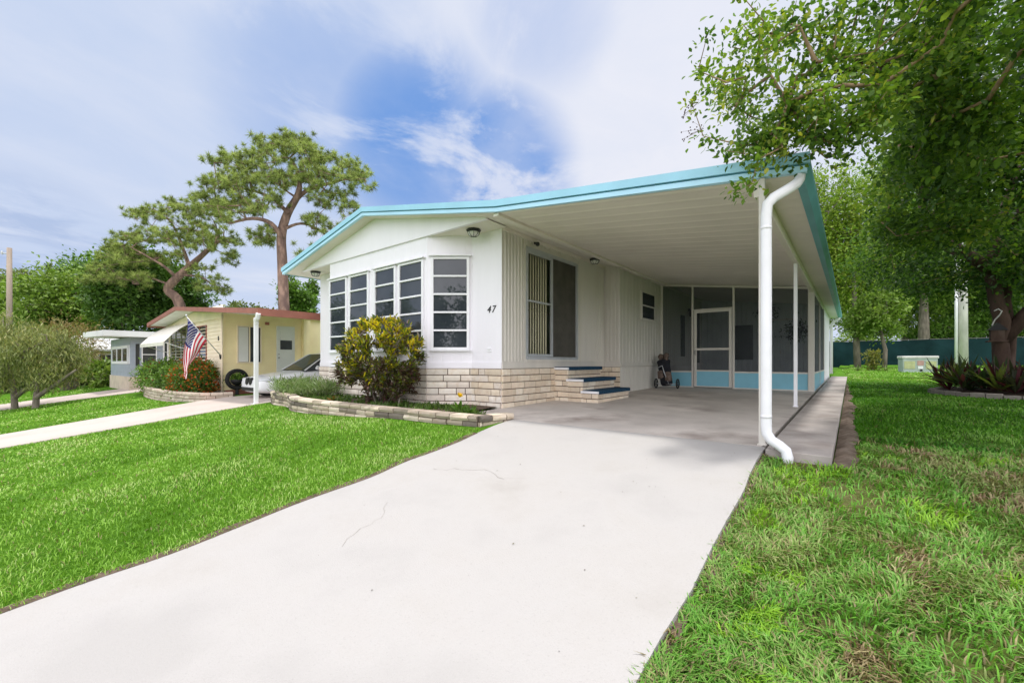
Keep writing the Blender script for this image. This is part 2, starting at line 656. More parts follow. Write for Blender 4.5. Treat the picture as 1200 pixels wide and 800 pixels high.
GREEN_MID = [(.035, .070, .015), (.075, .145, .030), (.13, .225, .045), (.21, .31, .07)]
GREEN_DEEP = [(.024, .055, .013), (.050, .105, .022), (.088, .165, .035), (.15, .24, .06)]
GREEN_LIGHT = [(.09, .15, .030), (.16, .25, .05), (.24, .34, .08), (.35, .43, .13)]
GREEN_OLIVE = [(.07, .096, .036), (.13, .17, .06), (.20, .24, .09), (.30, .31, .13)]
GREEN_MID, GREEN_DEEP, GREEN_LIGHT = [[(c[0] * f * 1.02, c[1] * f * 1.03, c[2] * f * .85) for c in p] for p, f in ((GREEN_MID, 1.4), (GREEN_DEEP, 1.3), (GREEN_LIGHT, 1.2))]

# ------------------------------------------------------------------ ground, drive, paths
def ground_sheet():
    def rng_axis(segs):
        out = []
        for a, b, st in segs:
            out += list(np.arange(a, b - 1e-6, st))
        return out
    xs = rng_axis([(-300, -60, 30), (-60, -24, 3), (-24, -1, .5), (-1, 3.8, .4), (3.8, 4.8, .05), (4.8, 12, .4), (12, 60, 4), (60, 301, 30)])
    ys = rng_axis([(-150, -20, 20), (-20, -10, 1), (-10, -2, .4), (-2, 0, .1), (0, 20, .8), (20, 70, 3), (70, 400, 30)])
    vs = [(x, y, g(x, y) - (.10 if (-6.45 < x < 4.05 and y > -1.0) else 0)) for y in ys for x in xs]
    nx = len(xs)
    fs = [(j * nx + i, j * nx + i + 1, (j + 1) * nx + i + 1, (j + 1) * nx + i) for j in range(len(ys) - 1) for i in range(nx - 1)]
    mb = MB()
    mb.add(vs, fs)
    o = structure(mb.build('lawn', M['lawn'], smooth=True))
    return o


ground_sheet()


def ribbon(name, edge, y_list, mat, thick=.14, lift=.016, cracks=None, zf=None):
    """slab between two edges following the ground; edge(y)->(xa,xb)"""
    mb = MB()
    top = []
    for y in y_list:
        xa, xb = edge(y)
        k = 5
        top.append([(xa + (xb - xa) * i / (k - 1), y, (zf or g)(xa + (xb - xa) * i / (k - 1), y) + lift) for i in range(k)])
    k = 5
    vs = [p for row in top for p in row]
    n = len(top)
    fs = [(j * k + i, j * k + i + 1, (j + 1) * k + i + 1, (j + 1) * k + i) for j in range(n - 1) for i in range(k - 1)]
    lo = [(p[0], p[1], p[2] - thick) for p in vs]
    m = len(vs)
    ring = [i for i in range(k)] + [j * k + k - 1 for j in range(1, n)] + [(n - 1) * k + i for i in range(k - 2, -1, -1)] + [j * k for j in range(n - 2, 0, -1)]
    fs += [(ring[(q + 1) % len(ring)], ring[q], ring[q] + m, ring[(q + 1) % len(ring)] + m) for q in range(len(ring))]
    if y_list[0] > y_list[-1]:
        fs = [f[::-1] for f in fs]
    mb.add(vs + lo, fs)
    if cracks:
        for path in cracks:
            pts = []
            for i in range(len(path) - 1):
                a, b = Vector(path[i]), Vector(path[i + 1])
                s = max(2, int((b - a).length / .05))
                for q in range(s):
                    p = a.lerp(b, q / s)
                    pts.append(p + Vector((random.gauss(0, .012), random.gauss(0, .012))))
            for i in range(len(pts) - 1):
                a, b = pts[i], pts[i + 1]
                d = (b - a).normalized()
                nn = Vector((-d.y, d.x)) * random.uniform(.0006, .0026)
                z = lambda p: (zf or g)(p.x, p.y) + lift + .003
                mb.quad((*(a - nn), z(a)), (*(b - nn), z(b)), (*(b + nn), z(b)), (*(a + nn), z(a)), 1)
    return structure(mb.build(name, [mat, M['crack']]))


def drive_edge(y):
    w = .03 * math.sin(y * 1.7) + .025 * math.sin(y * 5.1) + .025 * mnoise.noise((y * 2.3, 3, 8))
    fl_ = max(0, -4.9 - y) * .18
    return (1.03 + w * .7 - fl_ - max(0, y + 1.6) * .05, 4.12 + w * .3)


drive_y = [-.93 - .1 * i for i in range(12)] + [-2.2 - .4 * i for i in range(20)]
zdrive = lambda x, y: -.14 * sp(-(y + 1)) - .008
ribbon('driveway', drive_edge, drive_y, M['drive'], zf=zdrive, lift=.016,
       cracks=[[(1.75, -3.55), (1.95, -3.75), (2.0, -4.05), (2.12, -4.2)], [(1.5, -2.85), (1.8, -2.72), (2.05, -2.62), (2.3, -2.72), (2.55, -2.6)]])
# carport floor and side path
mb = MB()
mb.hexa([(0, -.925, -.16), (4.085, -.925, -.16), (4.085, 11.2, -.1), (0, 11.2, -.1),
         (0, -.925, fl(-.925)), (4.085, -.925, fl(-.925)), (4.085, 11.2, fl(11.2)), (0, 11.2, fl(11.2))])
structure(mb.build('carport_floor', M['slab']))
mb = MB()
for i in range(5):
    a, b = -1.08 + i * 3.3, -1.08 + (i + 1) * 3.3 - .012
    mb.hexa([(4.135, a, -.2), (4.63, a, -.2), (4.63, b, -.1), (4.135, b, -.1),
             (4.135, a, .01 + .0148 * (a + 1)), (4.63, a, .005 + .0148 * (a + 1)), (4.63, b, .005 + .0148 * (b + 1)), (4.135, b, .01 + .0148 * (b + 1))])
structure(mb.build('side_path', M['walk'], bevel=.008))
mb = MB()
vs, n = [], 60
for i in range(n):
    y = -1.15 + i * .2
    wv = 4.80 + .09 * mnoise.noise((y * .9, 0, 3)) + .06 * mnoise.noise((y * 3.3, 5, 3)) - max(0, (y - 4) * .02)
    for x, dz in ((4.64, .012), ((4.64 + wv) / 2, .022 + .012 * mnoise.noise((y * 2, 4, 1))), (wv, .006)):
        vs.append((x, y, g(x, y) + dz))
mb.add(vs, [(i * 3 + k, i * 3 + k + 1, i * 3 + k + 4, i * 3 + k + 3) for i in range(n - 1) for k in range(2)])
structure(mb.build('dirt_strip', M['dirt'], smooth=True))
# lawn edges where bare soil shows beside the drive
mb = MB()
vs = []
ys = [-1.7 - .12 * i for i in range(42)]
for y in ys:
    x = drive_edge(y)[0]
    w = .07 + .06 * mnoise.noise((y * 3, 1, 1))
    vs += [(x - w, y, g(x, y) + .010), (x + .02, y, g(x, y) + .010)]
mb.add(vs, [(i * 2, i * 2 + 2, i * 2 + 3, i * 2 + 1) for i in range(len(ys) - 1)])
vs = []
ys = [-1.0 - .12 * i for i in range(48)]
for y in ys:
    x = drive_edge(y)[1]
    w = .05 + .03 * mnoise.noise((y * 3, 6, 1))
    vs += [(x - .02, y, g(x, y) + .012), (x + w, y, g(x, y) + .010)]
mb.add(vs, [(i * 2, i * 2 + 2, i * 2 + 3, i * 2 + 1) for i in range(len(ys) - 1)])
structure(mb.build('soil_edge', M['soil']))
# neighbours' drives
ribbon('neighbour_driveway', lambda y: (-10.35 + y * .09, -7.05 + (y + 1.6) * .26), [4 - .5 * i for i in range(34)], M['pinkdrive'], lift=.02)
ribbon('neighbour_path', lambda y: (-23.2 + y * .25, -19.2 + (y + 1) * .5 if y > -3.5 else -20.45 + (y + 3.5) * .2), [2 - .5 * i for i in range(26)], M['pinkdrive'], lift=.025)


# ------------------------------------------------------------------ the house
def brick_face(mb, p0, p1, z0, z1, ch=.115, lr=(.30, .46), joint=.016, depth=.03, cols=None, seed=1, phase=0):
    """courses of slump block on the right-hand side of p0->p1 (plan). z0 may be a function of distance"""
    rr = random.Random(seed)
    a, b = Vector(p0), Vector(p1)
    L = (b - a).length
    d = (b - a) / L
    n = Vector((d.y, -d.x))
    nrow = int(round((z1 - z0) / ch))
    ch = (z1 - z0) / nrow
    for r in range(nrow):
        s = -rr.uniform(0, .3)
        while s < L:
            w = rr.uniform(*lr) * (1 if rr.random() > .18 else .5)
            s0, s1 = max(0, s), min(L, s + w)
            s += w
            if s1 - s0 < .04:
                if s1 - s0 > .005:
                    s1 = s0 + max(s1 - s0, .01)
                else:
                    continue
            e0 = 0 if s0 == 0 else joint / 2
            e1 = 0 if s1 >= L else joint / 2
            q0, q1 = a + d * (s0 + e0), a + d * (s1 - e1)
            za, zb = z0 + r * ch + joint / 2, z0 + (r + 1) * ch - joint / 2
            o = depth + rr.uniform(-.004, .004)
            c = cols[rr.randrange(len(cols))]
            f = rr.uniform(.9, 1.08)
            c = tuple(k * f for k in c)
            # front with a slightly slumped face: two quads
            zm = za + (zb - za) * rr.uniform(.35, .6)
            om = o + rr.uniform(.002, .007)
            lo = [(*(q0 + n * o), za), (*(q1 + n * o), za)]
            mi = [(*(q0 + n * om), zm), (*(q1 + n * om), zm)]
            hi = [(*(q0 + n * o), zb), (*(q1 + n * o), zb)]
            bl = [(*q0, za), (*q1, za), (*q1, zb), (*q0, zb)]
            v = lo + mi + hi + bl
            mb.add(v, [(0, 1, 3, 2), (2, 3, 5, 4), (4, 5, 8, 9), (0, 6, 7, 1), (0, 2, 4, 9, 6), (1, 7, 8, 5, 3)], 0, c)
    mb.quad((*(a + n * (depth - .014)), z0), (*(b + n * (depth - .014)), z0), (*(b + n * (depth - .014)), z1), (*(a + n * (depth - .014)), z1), 1)


BR = [(.78, .67, .53), (.82, .72, .58), (.74, .62, .48), (.80, .68, .54), (.85, .76, .63), (.72, .61, .48)]
BRW = [(.82, .745, .65), (.86, .79, .70), (.78, .69, .60), (.84, .76, .66)]

home = thing('mobile_home', 'white mobile home with pale blue roof edge, open carport and number 47', 'mobile home', (-3, 0, 0))
ZB, ZW = .70, 3.3
PLAN = [(-6.4, 0), (-5.56, 0), (-4.91, -.52), (-1.37, -.52), (-.72, 0), (0, 0)]
SIDE = [(0, 0), (0, 3.92), (.42, 3.92), (.42, 16.0)]


def wall_sheet(mb, p0, p1, z0, z1, openings=(), m=0):
    """p0->p1 plan, outside on the right; openings (s0,s1,za,zb)"""
    a, b = Vector(p0), Vector(p1)
    L = (b - a).length
    d = (b - a) / L
    ss = sorted({0, L} | {o[0] for o in openings} | {o[1] for o in openings})
    zz = sorted({z0, z1} | {o[2] for o in openings} | {o[3] for o in openings})
    for i in range(len(ss) - 1):
        for j in range(len(zz) - 1):
            sm, zm = (ss[i] + ss[i + 1]) / 2, (zz[j] + zz[j + 1]) / 2
            if any(o[0] < sm < o[1] and o[2] < zm < o[3] for o in openings):
                continue
            q0, q1 = a + d * ss[i], a + d * ss[i + 1]
            mb.quad((*q0, zz[j]), (*q1, zz[j]), (*q1, zz[j + 1]), (*q0, zz[j + 1]), m)


def battens(mb, p0, p1, z0, z1, openings=(), pitch=.1, w=.04, h=.012, m=0):
    a, b = Vector(p0), Vector(p1)
    L = (b - a).length
    d = (b - a) / L
    s = pitch / 2
    while s < L - w:
        iv = [(z0, z1)]
        for o in openings:
            if o[0] - w < s < o[1]:
                nv = []
                for (x, y) in iv:
                    if o[2] > x:
                        nv.append((x, min(y, o[2])))
                    if o[3] < y:
                        nv.append((max(x, o[3]), y))
                iv = nv
        for (x, y) in iv:
            if y - x > .02:
                n = Vector((d.y, -d.x))
                q0, q1 = a + d * s, a + d * (s + w)
                k = .008
                mb.add([(*q0, x), (*(q0 + d * k + n * h), x), (*(q1 - d * k + n * h), x), (*q1, x),
                        (*q0, y), (*(q0 + d * k + n * h), y), (*(q1 - d * k + n * h), y), (*q1, y)],
                       [(0, 1, 5, 4), (1, 2, 6, 5), (2, 3, 7, 6), (0, 3, 2, 1), (4, 5, 6, 7)], m)
        s += pitch


# front wall (smooth panels, with bay)
mb = MB()
for i in range(len(PLAN) - 1):
    wall_sheet(mb, PLAN[i], PLAN[i + 1], .0, 3.18)
    a, b = Vector(PLAN[i]), Vector(PLAN[i + 1])
    mb.obox(a, b, .018, .705, .815, 0)                       # skirting band
    L = (b - a).length
    if i in (3,):
        battens(mb, a, b, 2.82, 3.15, (), .16, .15, .003)
    battens(mb, a, b, .83, 3.14, [(-.1, L + .1, .95, 2.80)], .19, .18, .0025)
mb.box(-5.5, -.75, -.5, 0, 3.152, 3.16, 0)
mb.build('front_wall', M['panel'], home)
# rear and left walls
mb = MB()
wall_sheet(mb, (-6.4, 16), (-6.4, 0), 0, 3.15)
wall_sheet(mb, (.42, 16), (-6.4, 16), 0, 3.15)
battens(mb, (-6.4, 16), (-6.4, 0), .1, 3.1, (), .2, .06)
mb.build('rear_wall', M['siding'], home)
# carport side wall
DO = (.69, 2.59, .875, 2.98)
mb = MB()
wall_sheet(mb, (0, 0), (0, 3.92), .5, ZW, [DO])
battens(mb, (0, .03), (0, 3.9), .83, 3.2, [(DO[0] - .06, DO[1] + .02, DO[2] - .06, DO[3] + .06)], .094, .05, .013)
mb.obox((0, .0), (0, 3.9), .018, .705, .825, 0)
wall_sheet(mb, (0, 3.92), (.42, 3.92), .5, ZW)
battens(mb, (0, 3.92), (.42, 3.92), .83, 3.2, (), .1, .06, .012)
W2 = (5.19 - 3.92, 6.19 - 3.92, 1.97, 2.69)
mb.build('side_wall', M['siding'], home)
mb = MB()
wall_sheet(mb, (.42, 3.92), (.42, 16), .0, ZW)
battens(mb, (.42, 3.95), (.42, 11), .8, 3.2, [(W2[0] - .05, W2[1] + .05, W2[2] - .05, W2[3] + .05)], .2, .17, .008)
battens(mb, (.42, 3.95), (.42, 11), .05, .70, (), .1, .07, .014)
mb.obox((.42, 3.92), (.42, 11), .045, .715, .79, 0)
mb.build('side_wall', M['siding_in'], home)
# brick skirt
mb = MB()
for i in range(len(PLAN) - 1):
    brick_face(mb, PLAN[i], PLAN[i + 1], -.02 if i > 1 else -.135, .70, cols=BRW if i < 4 else BRW + BR, seed=i + 3)
brick_face(mb, (0, 0), (0, 3.92), -.02, .70, cols=BR, seed=31)
brick_face(mb, (0, 3.92), (.42, 3.92), -.02, .70, cols=BR, seed=33)
mb.build('brick_skirt', [M['brick'], M['mortar']], home)

# roof
PROF = [(-6.6, 3.08), (-3.0, 3.80), (.6, 3.08), (4.34, 2.60)]


def roof_z(x):
    return float(np.interp(x, [p[0] for p in PROF], [p[1] for p in PROF]))


Y0, Y1 = -.80, 16.2
mb = MB()
pts = PROF + [(x, z + .13) for x, z in PROF[::-1]]
mb.prism(pts, 1, Y0, Y1)
roof = mb.build('roof', M['roofw'], home)


def band(mb, y0, y1, za, zb, ext=.0, m=0):
    p = [(x, z + za) for x, z in PROF] + [(x, z + zb) for x, z in PROF[::-1]]
    p[0] = (p[0][0] - ext, p[0][1])
    p[-1] = (p[-1][0] - ext, p[-1][1])
    k = len(PROF)
    p[k - 1] = (p[k - 1][0] + ext, p[k - 1][1])
    p[k] = (p[k][0] + ext, p[k][1])
    n = len(PROF)
    for i in range(n - 1):
        q = [p[i], p[i + 1], p[2 * n - 2 - i], p[2 * n - 1 - i]]
        mb.hexa([(q[0][0], y0, q[0][1]), (q[1][0], y0, q[1][1]), (q[1][0], y1, q[1][1]), (q[0][0], y1, q[0][1]),
                 (q[3][0], y0, q[3][1]), (q[2][0], y0, q[2][1]), (q[2][0], y1, q[2][1]), (q[3][0], y1, q[3][1])], m)


mb = MB()
band(mb, -.875, Y0 + .001, .068, .165, .125, 0)
mb.build('fascia', M['blue_hi'], home)
mb = MB()
band(mb, -.855, Y0 + .002, -.006, .052, .10, 0)
mb.build('fascia_board', M['blue_lo'], home)
mb = MB()
band(mb, -.842, Y0 + .003, .05, .07, .09, 0)
mb.build('fascia_groove', M['blue_dk'], home)
# gutter along the carport eave and the far eave
mb = MB()
gp = [(4.34, 2.58), (4.41, 2.58), (4.46, 2.65), (4.46, 2.74), (4.44, 2.74), (4.42, 2.69), (4.34, 2.69)]
mb.prism(gp, 1, -.798, 16.2)
mb.build('gutter', M['teal'], home)
mb = MB()
mb.prism([(-6.60, 3.06), (-6.67, 3.08), (-6.67, 3.2), (-6.60, 3.2)], 1, -.80, 16.2)
mb.build('gutter', M['teal'], home)
# soffits: carport ceiling with ribs, gable end, alcove soffit
mb = MB()
mb.quad((.6, Y0, 3.078), (4.34, Y0, 2.598), (4.34, 11.2, 2.598), (.6, 11.2, 3.078))
y = Y0 + .06
while y < 11:
    for (xa, xb) in ((.62, 3.98), (4.06, 4.33)):
        za, zb = roof_z(xa) - .002, roof_z(xb) - .002
        mb.hexa([(xa, y, za - .006), (xb, y, zb - .006), (xb, y + .05, zb - .006), (xa, y + .05, za - .006),
                 (xa, y - .03, za), (xb, y - .03, zb), (xb, y + .08, zb), (xa, y + .08, za)])
    y += .305
mb.build('carport_ceiling', M['ceil'], home)
mb = MB()
mb.quad((-.02, Y0, 3.198), (.6, Y0, 3.077), (.6, 16, 3.077), (-.02, 16, 3.198))
mb.box(.50, .60, Y0 + .01, 6.72, 3.035, 3.075)
mb.obox((.0, .02), (0, 3.92), .03, 3.12, 3.185)
mb.obox((.42, 3.92), (.42, 11), .03, 3.045, 3.10)
for (xa, xb) in ((-6.6, -3.0), (-3.0, .6)):
    mb.quad((xa, Y0, roof_z(xa) - .002), (xb, Y0, roof_z(xb) - .002), (xb, -.50, roof_z(xb) - .002), (xa, -.50, roof_z(xa) - .002))
mb.quad((-6.6, -.5, 3.078), (-6.36, -.5, 3.126), (-6.36, 16, 3.126), (-6.6, 16, 3.078))
mb.box(-6.24, .12, -.545, -.0, 3.150, 3.156)
mb.prism([(-6.40, 3.118), (-6.24, 3.150), (-6.24, 3.156), (-6.40, 3.124)], 1, -.545, 0)
mb.build('soffit', M['soffit'], home)
mb = MB()
mb.prism([(-6.26, 3.142), (.13, 3.142), (.13, roof_z(.13) - .001), (-3.0, 3.799), (-6.26, roof_z(-6.26) - .001)], 1, -.56, -.50)
mb.build('gable', M['panel'], home)
# carport beam and posts
mb = MB()
zb_ = roof_z(4.02)
mb.box(3.985, 4.055, -.74, 11.0, zb_ - .15, zb_ - .004)
mb.box(.6, 4.4, 6.70, 6.76, 2.66, 2.72) if False else None
mb.build('beam', M['soffit'], home)
for pxx, py, w in ((4.075, -.84, .026), (4.02, 3.0, .026)):
    mb = MB()
    mb.box(pxx - w, pxx + w, py - w, py + w, fl(py), zb_ - .15)
    if py < 0:
        mb.box(pxx - w, pxx + w, py - w, py + w, zb_ - .15, zb_ - .02)
    mb.box(pxx - w - .012, pxx + w + .012, py - w - .012, py + w + .012, fl(py), fl(py) + .012)
    mb.build('post', M['siding'] if py < 0 else M['white'], home)
# downspout
mb = MB()
path = [(4.385, -.78, 2.62), (4.38, -.82, 2.55), (4.36, -.88, 2.49), (4.30, -.98, 2.42), (4.20, -1.07, 2.34), (4.155, -1.10, 2.28), (4.145, -1.10, 2.18),
        (4.145, -1.10, .23), (4.15, -1.10, .16), (4.185, -1.105, .10), (4.25, -1.11, .06), (4.30, -1.115, .02), (4.315, -1.12, -.04), (4.31, -1.125, -.115)]
mb.tube(path, .047, 12, flat=.88)
for z in (.30, 2.05):
    mb.tube([(4.145, -1.10, z), (4.145, -1.10, z + .03)], .0492, 12, flat=.89)
mb.build('downspout', M['white'], home, smooth=True)
mb = MB()
mb.tube([(4.38, 15.6, 2.60), (4.34, 15.6, 2.52), (4.2, 15.6, 2.42), (4.13, 15.6, 2.3), (4.13, 15.6, .35)], .05, 8)
mb.build('downspout', M['white'], home, smooth=True)


def window(parent, p0, p1, z0, z1, n, cap=True, tilt=.012, name='window'):
    """awning window of n panes on the right side of p0->p1; panes are the part, frame and sill its pieces"""
    a, b = Vector(p0), Vector(p1)
    d = (b - a).normalized()
    L = (b - a).length
    nn = Vector((d.y, -d.x))
    P = MB()
    h = (z1 - z0) / n
    for i in range(n):
        za, zb = z0 + i * h + .012, z0 + (i + 1) * h - .012
        t = tilt * random.uniform(.5, 1.6)
        yaw = random.uniform(-.006, .006)
        q0, q1 = a + d * .03, b - d * .03
        lo0, lo1 = q0 + nn * (.010 + t + yaw), q1 + nn * (.010 + t - yaw)
        hi0, hi1 = q0 + nn * (.010 + yaw), q1 + nn * (.010 - yaw)
        P.quad((*lo0, za), (*lo1, za), (*hi1, zb), (*hi0, zb))
    pane = P.build(name, M['pane'], parent)
    F = MB()
    F.obox(a - d * .012, a + d * .038, .04, z0 - .02, z1 + .02)
    F.obox(b - d * .038, b + d * .012, .04, z0 - .02, z1 + .02)
    for i in range(n + 1):
        zz = z0 + i * h
        F.obox(a + d * .038, b - d * .038, .042 if 0 < i < n else .038, zz - (.017 if 0 < i < n else .02), zz + (.017 if 0 < i < n else .02))
    if cap:
        F.obox(a - d * .05, b + d * .05, .075, z1 + .03, z1 + .055)
    F.build('window_frame', M['white'], pane, bevel=.003)
    S = MB()
    S.obox(a - d * .04, b + d * .04, .06, z0 - .048, z0 - .022)
    S.build('sill', M['white'], pane)
    return pane


for xa, xb in ((-4.88, -4.13), (-4.01, -3.26), (-3.04, -2.31), (-2.20, -1.46)):
    window(home, (xa, -.52), (xb, -.52), 1.08, 2.72, 5)
ca, cb = Vector((-1.37, -.52)), Vector((-.72, 0))
window(home, ca.lerp(cb, .10), ca.lerp(cb, .93), 1.07, 2.74, 5)

# sliding door: left leaf clear with vertical blinds, right leaf dark screen
door = thing('x', 'x', 'x') if False else None
mb = MB()
y0, y1, z0, z1 = DO
mb.obox((0, y0 - .02), (0, y0 + .04), .02, z0, z1, back=.06)
mb.obox((0, y1 - .04), (0, y1 + .02), .02, z0, z1, back=.06)
mb.obox((0, y0 + .04), (0, y1 - .04), .02, z1 - .05, z1 + .015, back=.06)
mb.obox((0, y0 + .04), (0, y1 - .04), .035, z0 - .01, z0 + .045, back=.06)
sdoor = mb.build('sliding_door', M['alu'], home)
mb = MB()
for (s, e) in ((y0 + .04, y0 + .085), (1.56, 1.62)):
    mb.obox((0, s), (0, e), .005, z0 + .05, z1 - .05, back=.035)
mb.obox((0, y0 + .085), (0, 1.56), .005, z0 + .05, z0 + .10, back=.035)
mb.obox((0, y0 + .085), (0, 1.56), .005, z1 - .10, z1 - .05, back=.035)
mb.obox((0, y0 + .085), (0, 1.56), .004, 1.965, 2.0, back=.03)
mb.build('door_leaf', M['alu'], sdoor)
mb = MB()
mb.quad((-.02, y0 + .08, z0 + .1), (-.02, 1.56, z0 + .1), (-.02, 1.56, z1 - .1), (-.02, y0 + .08, z1 - .1))
mb.build('glass', M['glass'], sdoor)
mb = MB()
mb.quad((-.012, 1.62, z0 + .05), (-.012, y1 - .04, z0 + .05), (-.012, y1 - .04, z1 - .05), (-.012, 1.62, z1 - .05))
mb.build('screen', M['dscreen'], sdoor)
mb = MB()
yy = y0 + .06
k = 0
while yy < 1.6:
    a = -.5 - .3 * random.random()
    a = .42 + .25 * random.random()
    dx, dy = .014 * math.sin(a), .014 * math.cos(a)
    mb.hexa([(-.12 - dx, yy - dy, z0 + .06), (-.12 + dx, yy + dy, z0 + .06), (-.122 + dx, yy + dy + .002, z0 + .06), (-.122 - dx, yy - dy + .002, z0 + .06),
             (-.12 - dx, yy - dy, z1 - .06), (-.12 + dx, yy + dy, z1 - .06), (-.122 + dx, yy + dy + .002, z1 - .06), (-.122 - dx, yy - dy + .002, z1 - .06)])
    yy += .088
mb.build('vertical_blind', M['blind'], sdoor)
mb = MB()
mb.obox((0, y0 - .08), (0, y0 - .02), .022, z0 - .05, z1 + .07)
mb.obox((0, y1 + .02), (0, y1 + .08), .022, z0 - .05, z1 + .07)
mb.obox((0, y0 - .02), (0, y1 + .02), .022, z1 + .015, z1 + .07)
mb.obox((0, y0 - .02), (0, y1 + .02), .04, z0 - .055, z0 - .01)
mb.build('door_trim', M['siding'], home)

# small window in the side wall
mb = MB()
mb.quad((.432, 5.24, 1.99), (.432, 6.14, 1.99), (.432, 6.14, 2.32), (.432, 5.24, 2.32))
mb.quad((.440, 5.24, 2.33), (.440, 6.14, 2.33), (.440, 6.14, 2.67), (.440, 5.24, 2.67))
sw = mb.build('window', M['pane'], home)
mb = MB()
for (a, b, c, d) in ((5.19, 5.24, 1.95, 2.71), (6.14, 6.19, 1.95, 2.71), (5.24, 6.14, 1.95, 1.99), (5.24, 6.14, 2.67, 2.71), (5.24, 6.14, 2.315, 2.345)):
    mb.obox((.42, a), (.42, b), .035, c, d)
mb.build('window_frame', M['siding'], sw)

# brick steps with blue carpet treads
mb = MB()
SY0, SY1 = 1.65, 3.06
for (xa, xb, zt) in ((.02, .34, .665), (.34, .67, .437), (.67, 1.0, .213)):
    brick_face(mb, (xa + .0, SY0 + .03), (xb, SY0 + .03), -.0, zt, cols=BR, seed=int(xa * 90) + 50, ch=.11)
    brick_face(mb, (xb - .03, SY0 + .0), (xb - .03, SY1), -.0, zt, cols=BR, seed=int(xb * 90) + 60, ch=.11)
    brick_face(mb, (xb, SY1 - .03), (xa, SY1 - .03), -.0, zt, cols=BR, seed=int(xb * 90) + 70, ch=.11)
    mb.box(xa, xb - .03, SY0 + .05, SY1 - .05, 0, zt, 1)
steps = mb.build('steps', [M['brick'], M['mortar']], home)
for (xa, xb, zt) in ((.02, .36, .665), (.31, .69, .437), (.64, 1.02, .213)):
    mb = MB()
    mb.box(xa, xb, SY0 - .03, SY1 + .02, zt, zt + .042)
    tr = mb.build('tread', M['white'], steps, bevel=.004)
    mb = MB()
    mb.box(xa, xb + .012, SY0 + .0, SY1 + .023, zt + .0435, zt + .056)
    mb.box(xb + .002, xb + .014, SY0 - .0, SY1 + .023, zt - .012, zt + .0435)
    mb.build('carpet', M['carpet'], tr, bevel=.004)


# lamps
def soffit_lamp(x, y, z, s=1.0):
    mb = MB()
    mb.lathe([(.115 * s, 0), (.125 * s, -.02 * s), (.105 * s, -.045 * s), (.10 * s, -.05 * s)], (x, y, z), 8)
    o = mb.build('ceiling_lamp', M['black'], home)
    mb = MB()
    mb.lathe([(.098 * s, -.046 * s), (.085 * s, -.09 * s), (.055 * s, -.115 * s), (.02 * s, -.12 * s)], (x, y, z), 8)
    mb.build('lamp_glass', M['lens'], o)
    mb = MB()
    for k in range(8):
        a = 2 * math.pi * k / 8
        mb.tube([(x + math.cos(a) * r * s, y + math.sin(a) * r * s, z + q * s) for r, q in ((.101, -.045), (.088, -.091), (.057, -.117), (.0, -.122))], .004 * s, 4)
    mb.build('lamp_cage', M['black'], o)


soffit_lamp(-.42, -.27, 3.150, 1.05)
soffit_lamp(-6.02, -.32, 3.150, 1.05)
soffit_lamp(.28, 2.9, 3.13, 1.0)
mb = MB()
mb.tube([(.02, .95, 3.10), (.07, .95, 3.08)], .022, 8)
mb.tube([(.06, .95, 3.085), (.13, .90, 3.05)], [.028, .042], 10)
mb.build('spotlight', M['black'], home)
mb = MB()
mb.box(-.33, -.24, -.016, 0, 1.0, 1.075)
mb.box(-.32, -.25, -.03, -.016, 1.045, 1.07)
mb.build('socket_cover', M['white'], home, bevel=.003)

# house number
def text_mesh(body, size, name, mat, parent, loc, rot, extrude=.004, shear=0.):
    cu = bpy.data.curves.new(name, 'FONT')
    cu.body = body
    cu.size = size
    cu.extrude = extrude
    cu.shear = shear
    cu.space_character = 1.25
    tmp = bpy.data.objects.new('tmp', cu)
    COL.objects.link(tmp)
    bpy.context.view_layer.update()
    me = bpy.data.meshes.new_from_object(tmp.evaluated_get(bpy.context.evaluated_depsgraph_get()))
    bpy.data.objects.remove(tmp)
    me.name = name
    me.materials.clear()
    me.materials.append(mat)
    o = bpy.data.objects.new(name, me)
    COL.objects.link(o)
    o.parent = parent
    base = OFF.get(parent.name, Vector((0, 0, 0))) if parent else Vector((0, 0, 0))
    o.location = Vector(loc) - base
    o.rotation_euler = rot
    return o


num = text_mesh('47', .175, 'house_number', M['black'], home, (-.345, -.006, 1.70), (R(90), 0, 0), .005, .25)

# screened porch
SYP = 6.73
zc = lambda x: roof_z(x) - .02
F = MB()
fz = fl(SYP)
for x in (.45, 1.30, 2.335, 3.97):
    F.box(x - .025, x + .025, SYP - .025, SYP + .025, fz, zc(x) - .02)
F.hexa([(.475, SYP - .02, zc(.475) - .06), (3.945, SYP - .02, zc(3.945) - .06), (3.945, SYP + .02, zc(3.945) - .06), (.475, SYP + .02, zc(.475) - .06),
        (.475, SYP - .02, zc(.475)), (3.945, SYP - .02, zc(3.945)), (3.945, SYP + .02, zc(3.945)), (.475, SYP + .02, zc(.475))])
for (a, b) in ((.475, 1.275), (2.36, 3.945)):
    F.box(a, b, SYP - .02, SYP + .02, .53, .57)
    F.box(a, b, SYP - .02, SYP + .02, fz, fz + .03)
for y in (9.2, 11.5):
    F.box(4.03, 4.07, y - .025, y + .025, .05, 2.60)
F.box(4.03, 4.07, SYP - .03, SYP + .03, .05, 2.62)
F.box(4.03, 4.07, SYP + .03, 11.47, .53, .57)
F.box(4.03, 4.07, SYP + .03, 11.47, 2.52, 2.60)
F.box(3.955, 4.075, SYP - .04, SYP + .04, fz, 2.62)
pf = F.build('porch_frame', M['siding'], home, bevel=.003)
S = MB()
S.quad((.475, SYP, .57), (1.275, SYP, .57), (1.275, SYP, 2.93), (.475, SYP, 3.03))
S.quad((1.325, SYP, 2.28), (2.31, SYP, 2.28), (2.31, SYP, 2.81), (1.325, SYP, 2.92))
